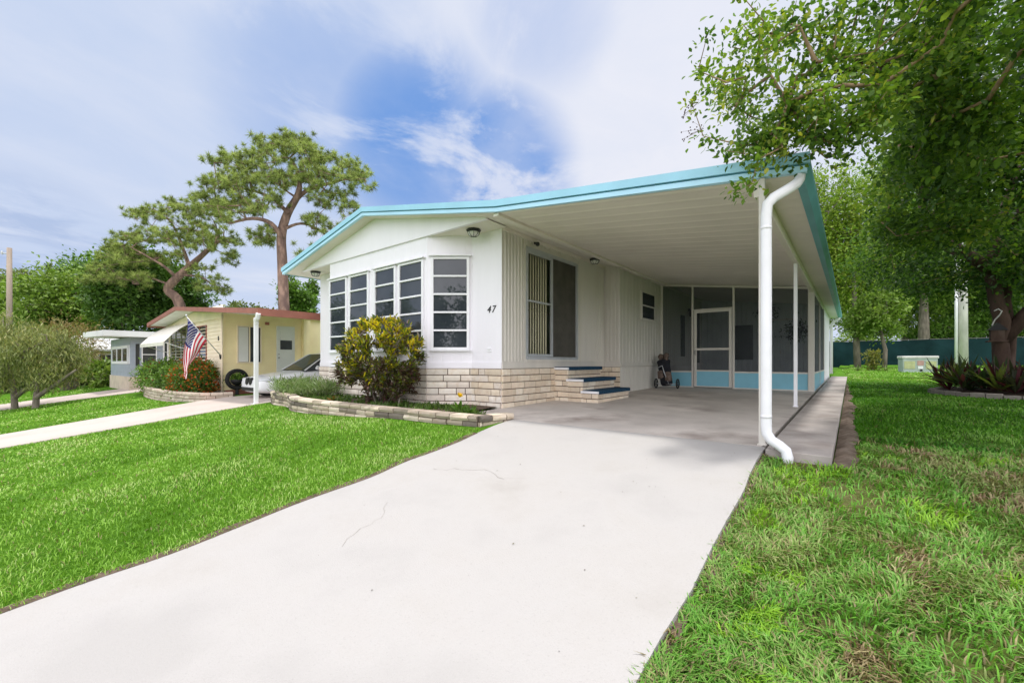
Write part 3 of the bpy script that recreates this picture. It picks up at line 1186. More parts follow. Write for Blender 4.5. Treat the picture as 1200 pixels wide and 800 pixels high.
S.quad((2.36, SYP, .57), (3.945, SYP, .57), (3.945, SYP, 2.60), (2.36, SYP, 2.80))
S.quad((4.05, SYP + .03, .57), (4.05, 11.47, .57), (4.05, 11.47, 2.52), (4.05, SYP + .03, 2.52))
S.build('screen', M['screen'], home)
K = MB()
for (a, b) in ((.475, 1.275), (2.36, 3.945)):
    K.box(a, b, SYP - .012, SYP + .012, fz + .03, .53)
    K.build('kick_panel', M['kick'], home)
    K = MB()
K.box(4.035, 4.062, SYP + .04, 11.47, .03, .53)
K.build('kick_panel', M['kick'], home)
# storage room closing the porch, side wall beyond it
mb = MB()
wall_sheet(mb, (.42, 11.0), (4.05, 11.0), 0, 3.1)
battens(mb, (.42, 11.0), (4.05, 11.0), .1, 3.05, (), .16, .13, .012)
mb.build('porch_wall', M['inwall'], home)
mb = MB()
wall_sheet(mb, (4.05, 11.5), (4.05, 16.0), 0, 2.66)
battens(mb, (4.05, 11.5), (4.05, 16.0), .1, 2.64, (), .2, .17, .008)
wall_sheet(mb, (4.05, 16.0), (.42, 16.0), 0, 2.75)
mb.build('storage_wall', M['white'], home)
# screen door
D = MB()
dx0, dx1, dz0, dz1 = 1.345, 2.295, fz + .02, 2.25
for (a, b, c, d) in ((dx0, dx0 + .07, dz0, dz1), (dx1 - .07, dx1, dz0, dz1), (dx0 + .07, dx1 - .07, dz1 - .08, dz1), (dx0 + .07, dx1 - .07, dz0, dz0 + .03),
                     (dx0 + .07, dx1 - .07, 1.14, 1.20), (dx0 + .07, dx1 - .07, .56, .60)):
    D.box(a, b, SYP - .035, SYP - .005, c, d)
D.box(1.325, 2.31, SYP - .02, SYP + .02, 2.255, 2.28)
sd = D.build('screen_door', M['siding'], home, bevel=.003)
D = MB()
D.box(dx0 + .07, dx1 - .07, SYP - .026, SYP - .012, dz0 + .03, .56)
D.build('kick_panel', M['kick'], sd)
D = MB()
D.quad((dx0 + .07, SYP - .02, .6), (dx1 - .07, SYP - .02, .6), (dx1 - .07, SYP - .02, 1.14), (dx0 + .07, SYP - .02, 1.14))
D.quad((dx0 + .07, SYP - .02, 1.2), (dx1 - .07, SYP - .02, 1.2), (dx1 - .07, SYP - .02, dz1 - .08), (dx0 + .07, SYP - .02, dz1 - .08))
D.build('screen', M['screen'], sd)
D = MB()
D.tube([(dx0 + .035, SYP - .036, 1.02), (dx0 + .035, SYP - .07, 1.03), (dx0 + .035, SYP - .07, 1.13), (dx0 + .035, SYP - .036, 1.14)], .008, 6)
D.build('handle', M['black'], sd)
# inside the porch: entry door and dark windows of the house, lamp
mb = MB()
mb.box(.425, .45, 8.5, 8.9, 1.0, 2.35)
mb.build('window', M['dark'], home)
mb = MB()
mb.box(.425, .46, 9.7, 10.6, .72, 2.6)
mb.build('inner_door', M['dark'], home)
mb = MB()
mb.box(1.55, 2.1, 10.95, 10.98, .9, 2.1)
mb.build('window', M['dark'], home)
mb = MB()
mb.box(2.60, 2.66, 10.93, 10.98, .15, 2.2)
mb.box(2.60, 3.3, 10.955, 10.98, 2.2, 2.26)
mb.box(2.9, 2.93, 10.9, 10.98, 1.1, 1.2)
mb.build('inner_door', M['siding'], home)
mb = MB()
mb.box(.44, .50, 9.25, 9.35, 2.55, 2.62)
mb.lathe([(.05, -.16), (.09, -.12), (.10, .0), (.05, .08)], (.56, 9.3, 2.5), 8)
mb.build('wall_lamp', M['black'], home)


def at(px, py, D):
    """point seen at image position px, py at depth D"""
    a, b = (px - 600) / 495., -(py - 424) / 495.
    return Vector((CAM[0] + D * (FW[0] + a * RT[0]), CAM[1] + D * (FW[1] + a * RT[1]), CAM[2] + D * b))


def on_ground(px, D):
    p = at(px, 424, D)
    p.z = g(p.x, p.y)
    return p


# ------------------------------------------------------------------ planter bed in front of the house
ST = [(.54, .45, .35), (.62, .53, .42), (.42, .35, .28), (.68, .59, .48), (.31, .26, .21), (.20, .17, .145)]


def block_wall(mb, path, ztop, zbot, thick=.17, ch=.085, lr=(.22, .36), seed=1, cols=ST, cap=None):
    rr = random.Random(seed)
    P = [Vector(p) for p in path]
    cum = [0]
    for i in range(len(P) - 1):
        cum.append(cum[-1] + (P[i + 1] - P[i]).length)
    tot = cum[-1]

    def pt(s):
        s = min(max(s, 0), tot)
        for i in range(len(P) - 1):
            if s <= cum[i + 1] + 1e-9:
                f = (s - cum[i]) / (cum[i + 1] - cum[i])
                d = (P[i + 1] - P[i]).normalized()
                e = .12
                s0, s1 = max(0, s - e), min(tot, s + e)
                return P[i].lerp(P[i + 1], f), d
    def nrm(s):
        a, b = pt(max(0, s - .15))[0], pt(min(tot, s + .15))[0]
        d = (b - a).normalized()
        return Vector((d.y, -d.x))
    k = 0
    z = ztop
    lowest = min(zbot(*p) for p in path)
    while z > lowest - .02:
        s = -rr.uniform(0, .2)
        while s < tot:
            w = rr.uniform(*lr)
            s0, s1 = max(0, s), min(tot, s + w)
            s += w
            if s1 - s0 < .05:
                continue
            s0 += .009
            s1 -= .009
            a, b = pt(s0)[0], pt(s1)[0]
            na, nb = nrm(s0), nrm(s1)
            if z < min(zbot(*a), zbot(*b)) - .05:
                continue
            o = rr.uniform(-.006, .01) + (.012 if k == 0 else 0)
            t = thick
            j = [rr.uniform(-.006, .006) for _ in range(6)]
            zz0, zz1 = z - ch + .010, z
            om = o + .012
            q = [a + na * (o + j[0]), b + nb * (o + j[1])]
            qm = [a + na * (om + j[2]), b + nb * (om + j[3])]
            r_ = [b - nb * t, a - na * t]
            zm = (zz0 + zz1) / 2
            c = cols[rr.randrange(len(cols))]
            f = rr.uniform(.85, 1.12)
            c = tuple(x * f for x in c)
            v = [(*q[0], zz0), (*q[1], zz0), (*qm[0], zm), (*qm[1], zm), (*q[0], zz1 + j[4]), (*q[1], zz1 + j[5]),
                 (*r_[0], zz0), (*r_[1], zz0), (*r_[0], zz1), (*r_[1], zz1)]
            mb.add(v, [(0, 1, 3, 2), (2, 3, 5, 4), (4, 5, 8, 9), (1, 6, 8, 5, 3), (0, 2, 4, 9, 7), (6, 7, 9, 8), (0, 7, 6, 1)], 0, c)
        z -= ch
        k += 1
    # mortar core
    n = int(tot / .15)
    for i in range(n):
        a, b = pt(tot * i / n)[0], pt(tot * (i + 1) / n)[0]
        na, nb = nrm(tot * i / n), nrm(tot * (i + 1) / n)
        mb.quad((*(a - na * .012), lowest - .03), (*(b - nb * .012), lowest - .03), (*(b - nb * .012), ztop - .012), (*(a - na * .012), ztop - .012), 1)


def smooth_path(pts, n=6):
    P = [Vector(p) for p in pts]
    out = []
    for i in range(len(P) - 1):
        p0, p1, p2, p3 = P[max(0, i - 1)], P[i], P[i + 1], P[min(len(P) - 1, i + 2)]
        for k in range(n):
            t = k / n
            out.append(tuple(.5 * ((2 * p1) + (p2 - p0) * t + (2 * p0 - 5 * p1 + 4 * p2 - p3) * t * t + (3 * p1 - p0 - 3 * p2 + p3) * t ** 3)))
    out.append(tuple(P[-1]))
    return out


PL = smooth_path([(-6.72, -.1), (-6.86, -.95), (-6.3, -1.24), (-5.3, -1.34), (-4.4, -1.62), (-3.4, -1.70), (-2.4, -1.66), (-1.15, -1.60), (.07, -1.53), (.80, -1.46)])
PL2 = [(.84, -1.46), (.99, -.90)]
pb = thing('planter_bed', 'low curved bed of rough tan blocks below the bay window of the white home', 'planter', (-3, -1.2, -.1))
mb = MB()
block_wall(mb, PL, .085, g, seed=4)
block_wall(mb, PL2, .083, g, seed=5)
mb.build('block_wall', [M['brick'], M['mortar']], pb)
mb = MB()
top = [(p[0], p[1] + .1) for p in PL] + [(.86, -1.32), (.90, -.93)]
vs = []
for (x, y) in top:
    vs.append((x, y, .03))
    ye = -.02 if x < -.02 else -.935
    vs.append((x, y * .55 + ye * .45, .055 + .02 * mnoise.noise((x * 2, 1, 1))))
    vs.append((x, ye, .035))
mb.add(vs, [(i * 3 + k, i * 3 + k + 3, i * 3 + k + 4, i * 3 + k + 1) for i in range(len(top) - 1) for k in range(2)])
mb.build('soil', M['soil'], pb, smooth=True)


def blades(name, parent, pts, L, W, cols, mat='leaf', upw=1.0, spread=.6, kind='tri'):
    n = len(pts)
    d = rand_dir(n) * spread + np.array([0, 0, upw])
    V, F, k, C = leaf_arrays(np.array(pts), d, rand_dir(n), L * (.6 + .8 * RNG.random(n)), W, cols, kind)
    return mesh_np(name, V, F, k, C, M[mat], parent)


# ground cover in the bed
pts = []
while len(pts) < 3400:
    x = random.uniform(-6.5, .8)
    y = random.uniform(-1.55, -.56)
    if not (y > np.interp(x, [p[0] for p in PL[6:]], [p[1] for p in PL[6:]]) + .2):
        continue
    if x > -.05 and y > -.97:
        continue
    if mnoise.noise((x * 1.6, y * 1.6, 7)) < -.12:
        continue
    pts.append((x, y, .03))
pts = np.array(pts)
gc = blades('ground_cover', None, pts, .10, .022, ramp(RNG.random(len(pts)), [(.05, .10, .02), (.10, .19, .03), (.17, .24, .06)]), spread=1.0, kind='rhomb')
gc['kind'] = 'stuff'

# croton
cr = thing('croton_shrub', 'tall croton shrub with yellow, green and dark purple leaves in the block bed', 'shrub', (-2.0, -1.1, .04))
cc = ellipsoid_pts(150, (-2.0, -1.1, .96), (1.02, .52, .62), .45)
cc = np.vstack([cc, ellipsoid_pts(52, (-1.95, -1.1, .50), (.82, .42, .38), .2)])
extra = np.array([(-2.98, -1.35, .74), (-3.06, -1.30, .57), (-2.92, -1.32, .45), (-2.88, -1.4, .64), (-2.84, -1.36, .52)])
cc = np.vstack([cc, extra])
st = []
for k in range(9):
    a = random.uniform(0, 6.28)
    b = Vector((-2.0 + random.uniform(-.18, .18), -1.1 + random.uniform(-.12, .12), .02))
    e = b + Vector((math.cos(a) * .35, math.sin(a) * .22, random.uniform(.35, .6)))
    st.append(([tuple(b), tuple(b.lerp(e, .5) + Vector((0, 0, .04))), tuple(e)], [.017, .013, .010]))
br, dirs = grow(st, cc, .004, .45, .10, .15)
mb = MB()
for p, r in st + br:
    mb.tube(p, r, 5)
mb.build('stem', M['greybark'], cr, smooth=True)
per = 38
n = len(cc) * per
base = np.repeat(cc, per, axis=0) + RNG.normal(size=(n, 3)) * np.array([.035, .035, .045])
d = rand_dir(n) * 1.0 + np.repeat(unit(cc - np.array([-2.0, -1.1, .5])), per, axis=0) * .9
d[:, 2] += .35
bush = np.repeat((cc[:, 2] - .35) / 1.15 + RNG.normal(size=len(cc)) * .28, per)
tone = np.clip(bush * .62 + RNG.normal(size=n) * .22 + .17, 0, 1)
cols = ramp(tone, [(.13, .065, .055), (.13, .11, .045), (.12, .19, .038), (.30, .33, .035), (.72, .57, .02), (.80, .62, .02)])
pur = RNG.random(n) < .13
cols[pur] = np.array([.15, .085, .08]) * (.6 + .8 * RNG.random(pur.sum()))[:, None]
grey = RNG.random(n) < .08
cols[grey] = np.array([.32, .26, .24])
V, F, k, C = leaf_arrays(base, d, rand_dir(n) * .6 + np.array([0, 0, 1]), .118 * (.6 + .7 * RNG.random(n)), .034, cols, 'oval')
mesh_np('leaves', V, F, k, C, M['leaf'], cr)

# sage-green shrub at the left end of the bed
sg = thing('sage_shrub', 'spreading grey-green shrub with upright narrow leaves at the left end of the block bed', 'shrub', (-5.3, -1.0, .03))
cc = np.array([(random.uniform(-6.35, -4.1), random.uniform(-1.25, -.65), random.uniform(.10, .30)) for _ in range(70)])
n = len(cc) * 60
base = np.repeat(cc, 60, axis=0) + RNG.normal(size=(n, 3)) * np.array([.1, .1, .06])
base[:, 2] = np.maximum(base[:, 2], .05)
d = rand_dir(n) * .7 + np.array([0, 0, .8])
cols = ramp(RNG.random(n), [(.12, .19, .06), (.20, .31, .09), (.29, .39, .15), (.40, .43, .28)])
V, F, k, C = leaf_arrays(base, d, rand_dir(n), .15 * (.6 + .7 * RNG.random(n)), .016, cols, 'rhomb')
mesh_np('leaves', V, F, k, C, M['leaf'], sg)
mb = MB()
for c in cc[:40]:
    mb.tube([(c[0] * .9 - .53, c[1] * .8 - .2, .02), (c[0], c[1], c[2] * .7), (c[0] + random.uniform(-.1, .1), c[1], c[2] + .22)], [.008, .006, .002], 4)
mb.build('stem', M['greybark'], sg)

# yellow lily
def strap_plant(mb, c, n, L, W, spread, cols, rr, bend=.5, zlift=0, seg=4):
    for i in range(n):
        a = 2 * math.pi * i / n + rr.uniform(-.3, .3)
        el = rr.uniform(.35, 1.25)
        l = L * rr.uniform(.65, 1.1)
        dx, dy = math.cos(a), math.sin(a)
        px, py = -dy, dx
        pts = []
        for k in range(seg + 1):
            t = k / seg
            h = math.cos(el) * l * t * spread
            z = math.sin(el) * l * t - bend * l * t * t * .6 * math.cos(el)
            w = W * (math.sin(math.pi * (.12 + .80 * t)) if t < 1 else .0) * .5
            pts.append(((c[0] + dx * h + px * w, c[1] + dy * h + py * w, c[2] + zlift + z + .004), (c[0] + dx * h - px * w, c[1] + dy * h - py * w, c[2] + zlift + z + .004),
                        (c[0] + dx * h, c[1] + dy * h, c[2] + zlift + z - .25 * w)))
        vs = [q for p in pts for q in p]
        fs = []
        for k in range(seg):
            o = k * 3
            fs += [(o, o + 2, o + 5, o + 3), (o + 2, o + 1, o + 4, o + 5)]
        col = cols[rr.randrange(len(cols))]
        f = rr.uniform(.8, 1.2)
        mb.add(vs, fs, 0, tuple(x * f for x in col))


rr = random.Random(3)
ly = thing('lily', 'small green lily with one yellow flower at the right corner of the block bed', 'flower', (.2, -1.1, .04))
mb = MB()
strap_plant(mb, (.08, -1.1, .03), 13, .30, .05, 1., [(.06, .14, .02), (.10, .21, .03)], rr)
strap_plant(mb, (.33, -1.12, .03), 11, .26, .05, 1., [(.06, .14, .02), (.10, .21, .03)], rr)
mb.build('leaves', M['leaf'], ly)
mb = MB()
mb.tube([(.10, -1.1, .03), (.11, -1.11, .18), (.12, -1.13, .29)], [.006, .005, .004], 5)
mb.build('stem', M['leaf'], ly)
mb = MB()
mb.col = (.75, .42, .01)
for s in range(2):
    strap_plant(mb, (.12, -1.13, .285), 6, .085, .05, 1., [(.80, .48, .012), (.85, .55, .02)], rr, .2)
mb.build('flower', M['petal'], ly)
hosta = thing('leafy_plant', 'low leafy plant with orange-tipped leaves in the block bed left of the croton', 'plant', (-3.05, -1.45, .03))
mb = MB()
strap_plant(mb, (-3.05, -1.45, .04), 16, .17, .05, 1., [(.30, .12, .02), (.09, .14, .02), (.2, .16, .03)], rr)
mb.build('leaves', M['leaf'], hosta)

# ------------------------------------------------------------------ golf bag on a cart, hanging plants
gx, gy = .82, 5.95
gz = fl(gy)
gb = thing('golf_bag', 'dark golf bag with knitted headcovers standing on a pull cart beside the carport wall', 'golf bag', (gx, gy, gz))
b0, b1 = Vector((gx + .05, gy - .06, gz + .10)), Vector((gx - .10, gy + .10, gz + .74))
mb = MB()
mb.tube([b0, b0.lerp(b1, .05), b0.lerp(b1, .9), b0.lerp(b1, .92), b1], [.13, .155, .16, .175, .175], 14)
mb.build('bag', M['navy'], gb, smooth=False)
mb = MB()
for s, z0, z1 in ((.10, .15, .55), (-.08, .25, .6)):
    p = b0.lerp(b1, z0) + Vector((s, -.10, .0))
    q = b0.lerp(b1, z1) + Vector((s, -.10, .0))
    mb.tube([p, p.lerp(q, .1), p.lerp(q, .9), q], [.03, .10, .09, .03], 8)
mb.build('pocket', M['clay'], gb, smooth=True)
for dx, dy, dz, r in ((-.07, .0, .12, .08), (.07, .03, .15, .075), (0.0, .10, .07, .07), (.09, -.07, .05, .065)):
    mb = MB()
    c = b1 + Vector((dx, dy, dz))
    mb.tube([b1 + Vector((dx * .6, dy * .6, -.05)), c - Vector((0, 0, .04)), c, c + Vector((.02, -.02, .05)), c + Vector((.03, -.03, .065))], [.02, r * .8, r, r * .75, .01], 9)
    mb.build('headcover', M['clay'], gb, smooth=True)
mb = MB()
mb.tube([(gx + .13, gy - .16, gz + .13), (gx + .02, gy - .2, gz + .45), (gx - .02, gy - .22, gz + .62), (gx - .14, gy - .24, gz + .56)], .012, 6)
mb.tube([(gx + .05, gy - .12, gz + .12), (gx - .22, gy - .1, gz + .13)], .012, 6)
mb.tube([(gx + .05, gy - .12, gz + .12), (gx + .30, gy + .02, gz + .13)], .012, 6)
mb.build('cart_frame', M['alu'], gb, smooth=True)
for c in ((gx - .23, gy - .1, gz + .135), (gx + .31, gy + .02, gz + .135)):
    mb = MB()
    ring = [(c[0], c[1] + math.cos(t) * .12, c[2] + math.sin(t) * .12) for t in [2 * math.pi * k / 20 for k in range(21)]]
    mb.tube(ring, .016, 6)
    for k in range(6):
        t = math.pi * k / 6
        mb.tube([(c[0], c[1] - math.cos(t) * .11, c[2] - math.sin(t) * .11), (c[0], c[1] + math.cos(t) * .11, c[2] + math.sin(t) * .11)], .004, 4)
    mb.build('wheel', M['rubber'], gb)


def hanging_plant(x, y, ztop, z, r, label):
    t = thing('hanging_plant', label, 'hanging plant', (x, y, z), 'plants hanging in the screened porch')
    mb = MB()
    for k in range(3):
        a = 2.1 * k
        mb.tube([(x + math.cos(a) * r * .6, y + math.sin(a) * r * .6, z), (x, y, z + .35)], .003, 4)
    mb.tube([(x, y, z + .35), (x, y, ztop)], .003, 4)
    mb.build('hanger', M['black'], t)
    mb = MB()
    mb.lathe([(r * .42, -.14), (r * .62, 0), (r * .66, 0.01), (r * .55, .0)], (x, y, z), 12)
    mb.build('pot', M['black'], t, smooth=True)
    n = 320
    base = np.array([x, y, z]) + RNG.normal(size=(n, 3)) * np.array([r * .55, r * .55, r * .6])
    d = rand_dir(n)
    d[:, 2] -= .4
    V, F, k, C = leaf_arrays(base, d, rand_dir(n), .11, .03, ramp(RNG.random(n), [(.012, .02, .008), (.04, .06, .02)]), 'rhomb')
    mesh_np('foliage', V, F, k, C, M['leaf'], t)


hanging_plant(3.0, 7.5, 2.78, 2.15, .17, 'dark hanging plant behind the porch screen, nearer the screen door')
hanging_plant(3.66, 7.3, 2.70, 1.62, .24, 'bushy hanging plant behind the porch screen, lowest and next to the corner post')

# ------------------------------------------------------------------ neighbour: cream home with brown roof edge
cz = -.32
NX0, NX1, NY = -18.4, -11.7, -.66
nb = thing('mobile_home', 'cream mobile home with brown roof edge, window awning and white carport post', 'mobile home', (-15, 0, cz))
mb = MB()
wall_sheet(mb, (NX0, NY), (NX1, NY), cz, 2.75)
for i in range(20):
    z = cz + .2 + i * .125
    mb.hexa([(NX0, NY - .026, z), (NX1, NY - .026, z), (NX1, NY, z), (NX0, NY, z), (NX0, NY - .004, z + .123), (NX1, NY - .004, z + .123), (NX1, NY, z + .123), (NX0, NY, z + .123)])
mb.build('front_wall', M['cream_lt'], nb)
mb = MB()
wall_sheet(mb, (NX1, NY), (NX1, 12), cz, 2.5)
wall_sheet(mb, (NX1, 12), (NX0, 12), cz, 2.5)
wall_sheet(mb, (NX0, 12), (NX0, NY), cz, 2.5)
for i in range(20):
    z = cz + .2 + i * .125
    mb.hexa([(NX1, NY, z), (NX1 + .012, NY, z), (NX1 + .012, 2.0, z), (NX1, 2.0, z), (NX1, NY, z + .116), (NX1 + .003, NY, z + .116), (NX1 + .003, 2.0, z + .116), (NX1, 2.0, z + .116)])
mb.obox((NX1, NY + .0), (NX1, NY + .07), .03, cz + .15, 2.5)
mb.obox((NX1, 1.95), (NX1, 2.2), .16, cz, 2.5)
mb.build('side_wall', M['cream'], nb)
NP = [(-18.7, 2.36), (-14.6, 2.72), (-7.0, 2.07)]
mb = MB()
zj = 2.72 + (2.07 - 2.72) * (14.6 - 11.5) / 7.6
pts = [NP[0], NP[1], (-11.5, zj), (-11.5, zj + .10), (-14.6, 2.82), (-18.7, 2.46)]
mb.prism(pts, 1, -1.28, 12.5)
mb.prism([(-11.5, zj), (-7.0, 2.07), (-7.0, 2.17), (-11.5, zj + .10)], 1, -1.28, 2.1)
mb.build('roof', M['roofw'], nb)
mb = MB()
for i in range(2):
    (xa, za), (xb, zb) = NP[i], NP[i + 1]
    mb.hexa([(xa, -1.34, za - .02), (xb, -1.34, zb - .02), (xb, -1.281, zb - .02), (xa, -1.281, za - .02),
             (xa, -1.34, za + .12), (xb, -1.34, zb + .12), (xb, -1.281, zb + .12), (xa, -1.281, za + .12)])
mb.box(-7.0, -6.94, -1.34, 2.1, 2.0, 2.19)
mb.box(-18.76, -18.7, -1.34, 12.5, 2.3, 2.47)
mb.build('fascia', M['brownroof'], nb)
mb = MB()
mb.prism([(-18.6, 2.30), (NX1 + .1, 2.30), (NX1 + .1, 2.46), (-14.6, 2.71), (-18.6, 2.35)], 1, NY - .06, NY - .02)
mb.build('gable', M['cream_lt'], nb)


def simple_window(parent, face, a0, a1, fixed, z0, z1, bars=1, frame='white', pane='pane', t=.04, horiz=False):
    """window on a wall facing -y ('y') or +x ('x')"""
    def bx(mb, s0, s1, w0, w1, d0, d1):
        if face == 'y':
            mb.box(s0, s1, fixed - d1, fixed - d0, w0, w1)
        else:
            mb.box(fixed + d0, fixed + d1, s0, s1, w0, w1)
    mb = MB()
    bx(mb, a0 + t, a1 - t, z0 + t, z1 - t, .014, .022)
    p = mb.build('window', M[pane], parent)
    mb = MB()
    bx(mb, a0, a0 + t, z0, z1, .013, .045)
    bx(mb, a1 - t, a1, z0, z1, .013, .045)
    bx(mb, a0 + t, a1 - t, z0, z0 + t, .013, .045)
    bx(mb, a0 + t, a1 - t, z1 - t, z1, .013, .045)
    for i in range(bars):
        if horiz:
            m = z0 + (z1 - z0) * (i + 1) / (bars + 1)
            bx(mb, a0 + t, a1 - t, m - t / 2, m + t / 2, .013, .04)
        else:
            m = a0 + (a1 - a0) * (i + 1) / (bars + 1)
            bx(mb, m - t / 2, m + t / 2, z0 + t, z1 - t, .013, .04)
    mb.build('window_frame', M[frame], p)
    return p


simple_window(nb, 'y', -14.9, -13.3, NY, .75, 2.15, 1, 'brownroof')
simple_window(nb, 'y', -18.0, -15.7, NY, .75, 2.2, 2)
w = simple_window(nb, 'x', -.26, .52, NX1, .78, 2.08, 1, 'cream_lt')
mb = MB()
mb.box(NX1 + .023, NX1 + .03, -.21, .09, .83, 2.03)
mb.build('curtain', M['roofw'], w)
# door
mb = MB()
mb.box(NX1 + .012, NX1 + .05, 1.02, 1.66, cz + .25, 2.14)
nd = mb.build('door', M['roofw'], nb)
mb = MB()
mb.box(NX1 + .05, NX1 + .058, 1.14, 1.56, 1.28, 1.96)
dw = mb.build('window', M['pane'], nd)
mb = MB()
mb.box(NX1 + .0585, NX1 + .066, 1.14, 1.56, 1.62, 1.96)
mb.build('blind', M['roofw'], dw)
mb = MB()
mb.tube([(NX1 + .05, 1.09, .98), (NX1 + .09, 1.09, .98)], [.03, .02], 8)
mb.build('handle', M['chrome'], nd)
mb = MB()
mb.tube([(NX1 + .05, 1.09, 1.1), (NX1 + .07, 1.09, 1.1)], .02, 8)
mb.build('lock', M['chrome'], nd)
mb = MB()
mb.box(NX1 + .05, NX1 + .12, .62, .74, 2.15, 2.25)
mb.build('wall_lamp', M['brownroof'], nb)
mb = MB()
mb.box(NX1 - .02, NX1 + .10, NY + .1, NY + .18, 1.95, 2.12)
# awning over the front window
mb = MB()
k = 7
vs = []
for i in range(k):
    t = i / (k - 1)
    y = NY - .03 - .92 * t
    z = 2.36 - .80 * t - .10 * math.sin(t * math.pi) * -1
    vs += [(-18.4, y, z), (-14.7, y, z), (-14.7, y, z - .02), (-18.4, y, z - .02)]
fs = []
for i in range(k - 1):
    o = i * 4
    fs += [(o, o + 4, o + 5, o + 1), (o + 3, o + 2, o + 6, o + 7), (o, o + 3, o + 7, o + 4), (o + 1, o + 5, o + 6, o + 2)]
fs += [(0, 1, 2, 3), ((k - 1) * 4, (k - 1) * 4 + 3, (k - 1) * 4 + 2, (k - 1) * 4 + 1)]
mb.add(vs, fs)
mb.box(-18.4, -14.7, NY - .965, NY - .945, 1.42, 1.56)
aw = mb.build('awning', M['awning'], nb)
mb = MB()
for x in (-18.35, -14.75):
    mb = MB()
    mb.tube([(x, NY, 1.2), (x, NY - .92, 1.53)], .015, 6)
    mb.build('awning_arm', M['white'], aw)
# white carport post with gutter outlet, corner downpipe
mb = MB()
px_, py_ = -7.14, -1.31
mb.box(px_ - .045, px_ + .045, py_ - .045, py_ + .045, -.30, 1.95)
mb.box(px_ - .12, px_ + .12, py_ - .10, py_ + .10, -.30, -.24)
mb.tube([(px_ + .02, py_ + .0, 1.8), (px_ + .05, py_ - .02, 1.88), (px_ + .15, py_ - .02, 1.94), (px_ + .2, py_ - .02, 2.05)], .06, 8)
mb.build('post', M['white'], nb, bevel=.006)
mb = MB()
mb.tube([(NX1 + .09, NY - .06, cz), (NX1 + .09, NY - .06, 2.42)], .035, 8)
mb.build('downspout', M['cream_lt'], nb, smooth=True)
mb = MB()
mb.box(NX1 - .42, NX1 - .34, NY - .03, NY - .014, 1.55, 1.7)
mb.build('number_plate', M['black'], nb)
mb = MB()
for i in range(8):
    mb.box(NX1 + .01, NX1 + .03, NY + .02 + i * .33, NY + .02 + i * .33 + .32, cz, cz + .19)
mb.build('skirt', M['brownroof'], nb)

# flag
fl_t = thing('flag', 'striped red and white flag hanging from a slanted pole at the cream home', 'flag', (NX1 + .12, NY - .1, 1.05))
A, B = Vector((NX1 + .14, NY - .10, 1.02)), Vector((NX1 + .14, NY - 1.04, 2.25))
mb = MB()
mb.tube([A, B], .014, 8)
mb.lathe([(.01, 0), (.03, .02), (.03, .05), (.005, .07)], tuple(B), 8)
mb.build('pole', M['alu'], fl_t, smooth=True)
mb = MB()
mb.tube([A - Vector((.06, 0, .1)), A + Vector((0, -.03, .04))], .026, 8)
mb.build('bracket', M['black'], fl_t)
h0, h1 = B.lerp(A, .03), B.lerp(A, .60)
nu, nv = 26, 24


def flag_pt(u, v, off=0.):
    p = h0.lerp(h1, u)
    ln = 1.95 - .90 * u
    q = p + Vector((0, -(.06 + .52 * u) * v - .05 * math.sin(v * 3), -ln * v))
    q.x += .05 * math.sin(u * 9 + v * 5) * (.3 + v) + .03 * math.sin(v * 9 - u * 4) + off
    q.y += .03 * math.sin(v * 7 + u * 5)
    return q


mb = MB()
vs = [flag_pt(i / nu, j / nv) for i in range(nu + 1) for j in range(nv + 1)]
mb.v = [tuple(p) for p in vs]
mb.c = [(1, 1, 1)] * len(vs)
for i in range(nu):
    for j in range(nv):
        a = i * (nv + 1) + j
        mb.f.append([a, a + 1, a + nv + 2, a + nv + 1])
        s = i * 13 // nu
        mb.mi.append(2 if (s < 7 and (j + .5) / nv < .40) else (0 if s % 2 == 0 else 1))
cl_ = mb.build('cloth', [M['flagred'], M['flagwhite'], M['flagblue']], fl_t, smooth=True)
mb = MB()
for r in range(9):
    for c in range(6 if r % 2 == 0 else 5):
        u = (7 / 13) * (r + .8) / 9.6
        v = .40 * (c + (.55 if r % 2 == 0 else 1.05)) / 6.1
        for off in (.006, -.006):
            p = flag_pt(u, v, off)
            star = []
            for k in range(10):
                a = math.pi * k / 5
                q = .022 if k % 2 == 0 else .009
                star.append((p.x, p.y + math.sin(a) * q, p.z + math.cos(a) * q))
            mb.add(star, [tuple(range(10))], 0)
mb.build('star', M['flagwhite'], cl_)

# ring planter by the wall
rp = thing('ring_planter', 'black upright ring-shaped planter with a small green plant below the cream home window', 'planter', (NX1 + .35, -.36, cz))
c = Vector((NX1 + .35, -.36, .24))
mb = MB()
ring = [(c.x, c.y + math.cos(t) * .29, c.z + math.sin(t) * .29) for t in [2 * math.pi * k / 28 for k in range(29)]]
mb.tube(ring, .065, 10)
mb.lathe([(.15, 0), (.15, .03), (.05, .06), (.05, c.z - .33 - cz)], (c.x, c.y, cz), 12)
mb.build('ring', M['rubber'], rp, smooth=True)
mb = MB()
mb.lathe([(.05, -.22), (.17, -.12), (.21, -.02), (.20, -.01), (.17, -.03)], tuple(c), 14)
mb.build('pot', M['black'], rp, smooth=True)
n = 220
base = np.array(c) + RNG.normal(size=(n, 3)) * np.array([.07, .08, .06]) + np.array([0, 0, .02])
d = rand_dir(n) * .8 + np.array([0, 0, .8])
V, F, k, C = leaf_arrays(base, d, rand_dir(n), .15, .04, ramp(RNG.random(n), GREEN_MID), 'rhomb')
mesh_np('foliage', V, F, k, C, M['leaf'], rp)

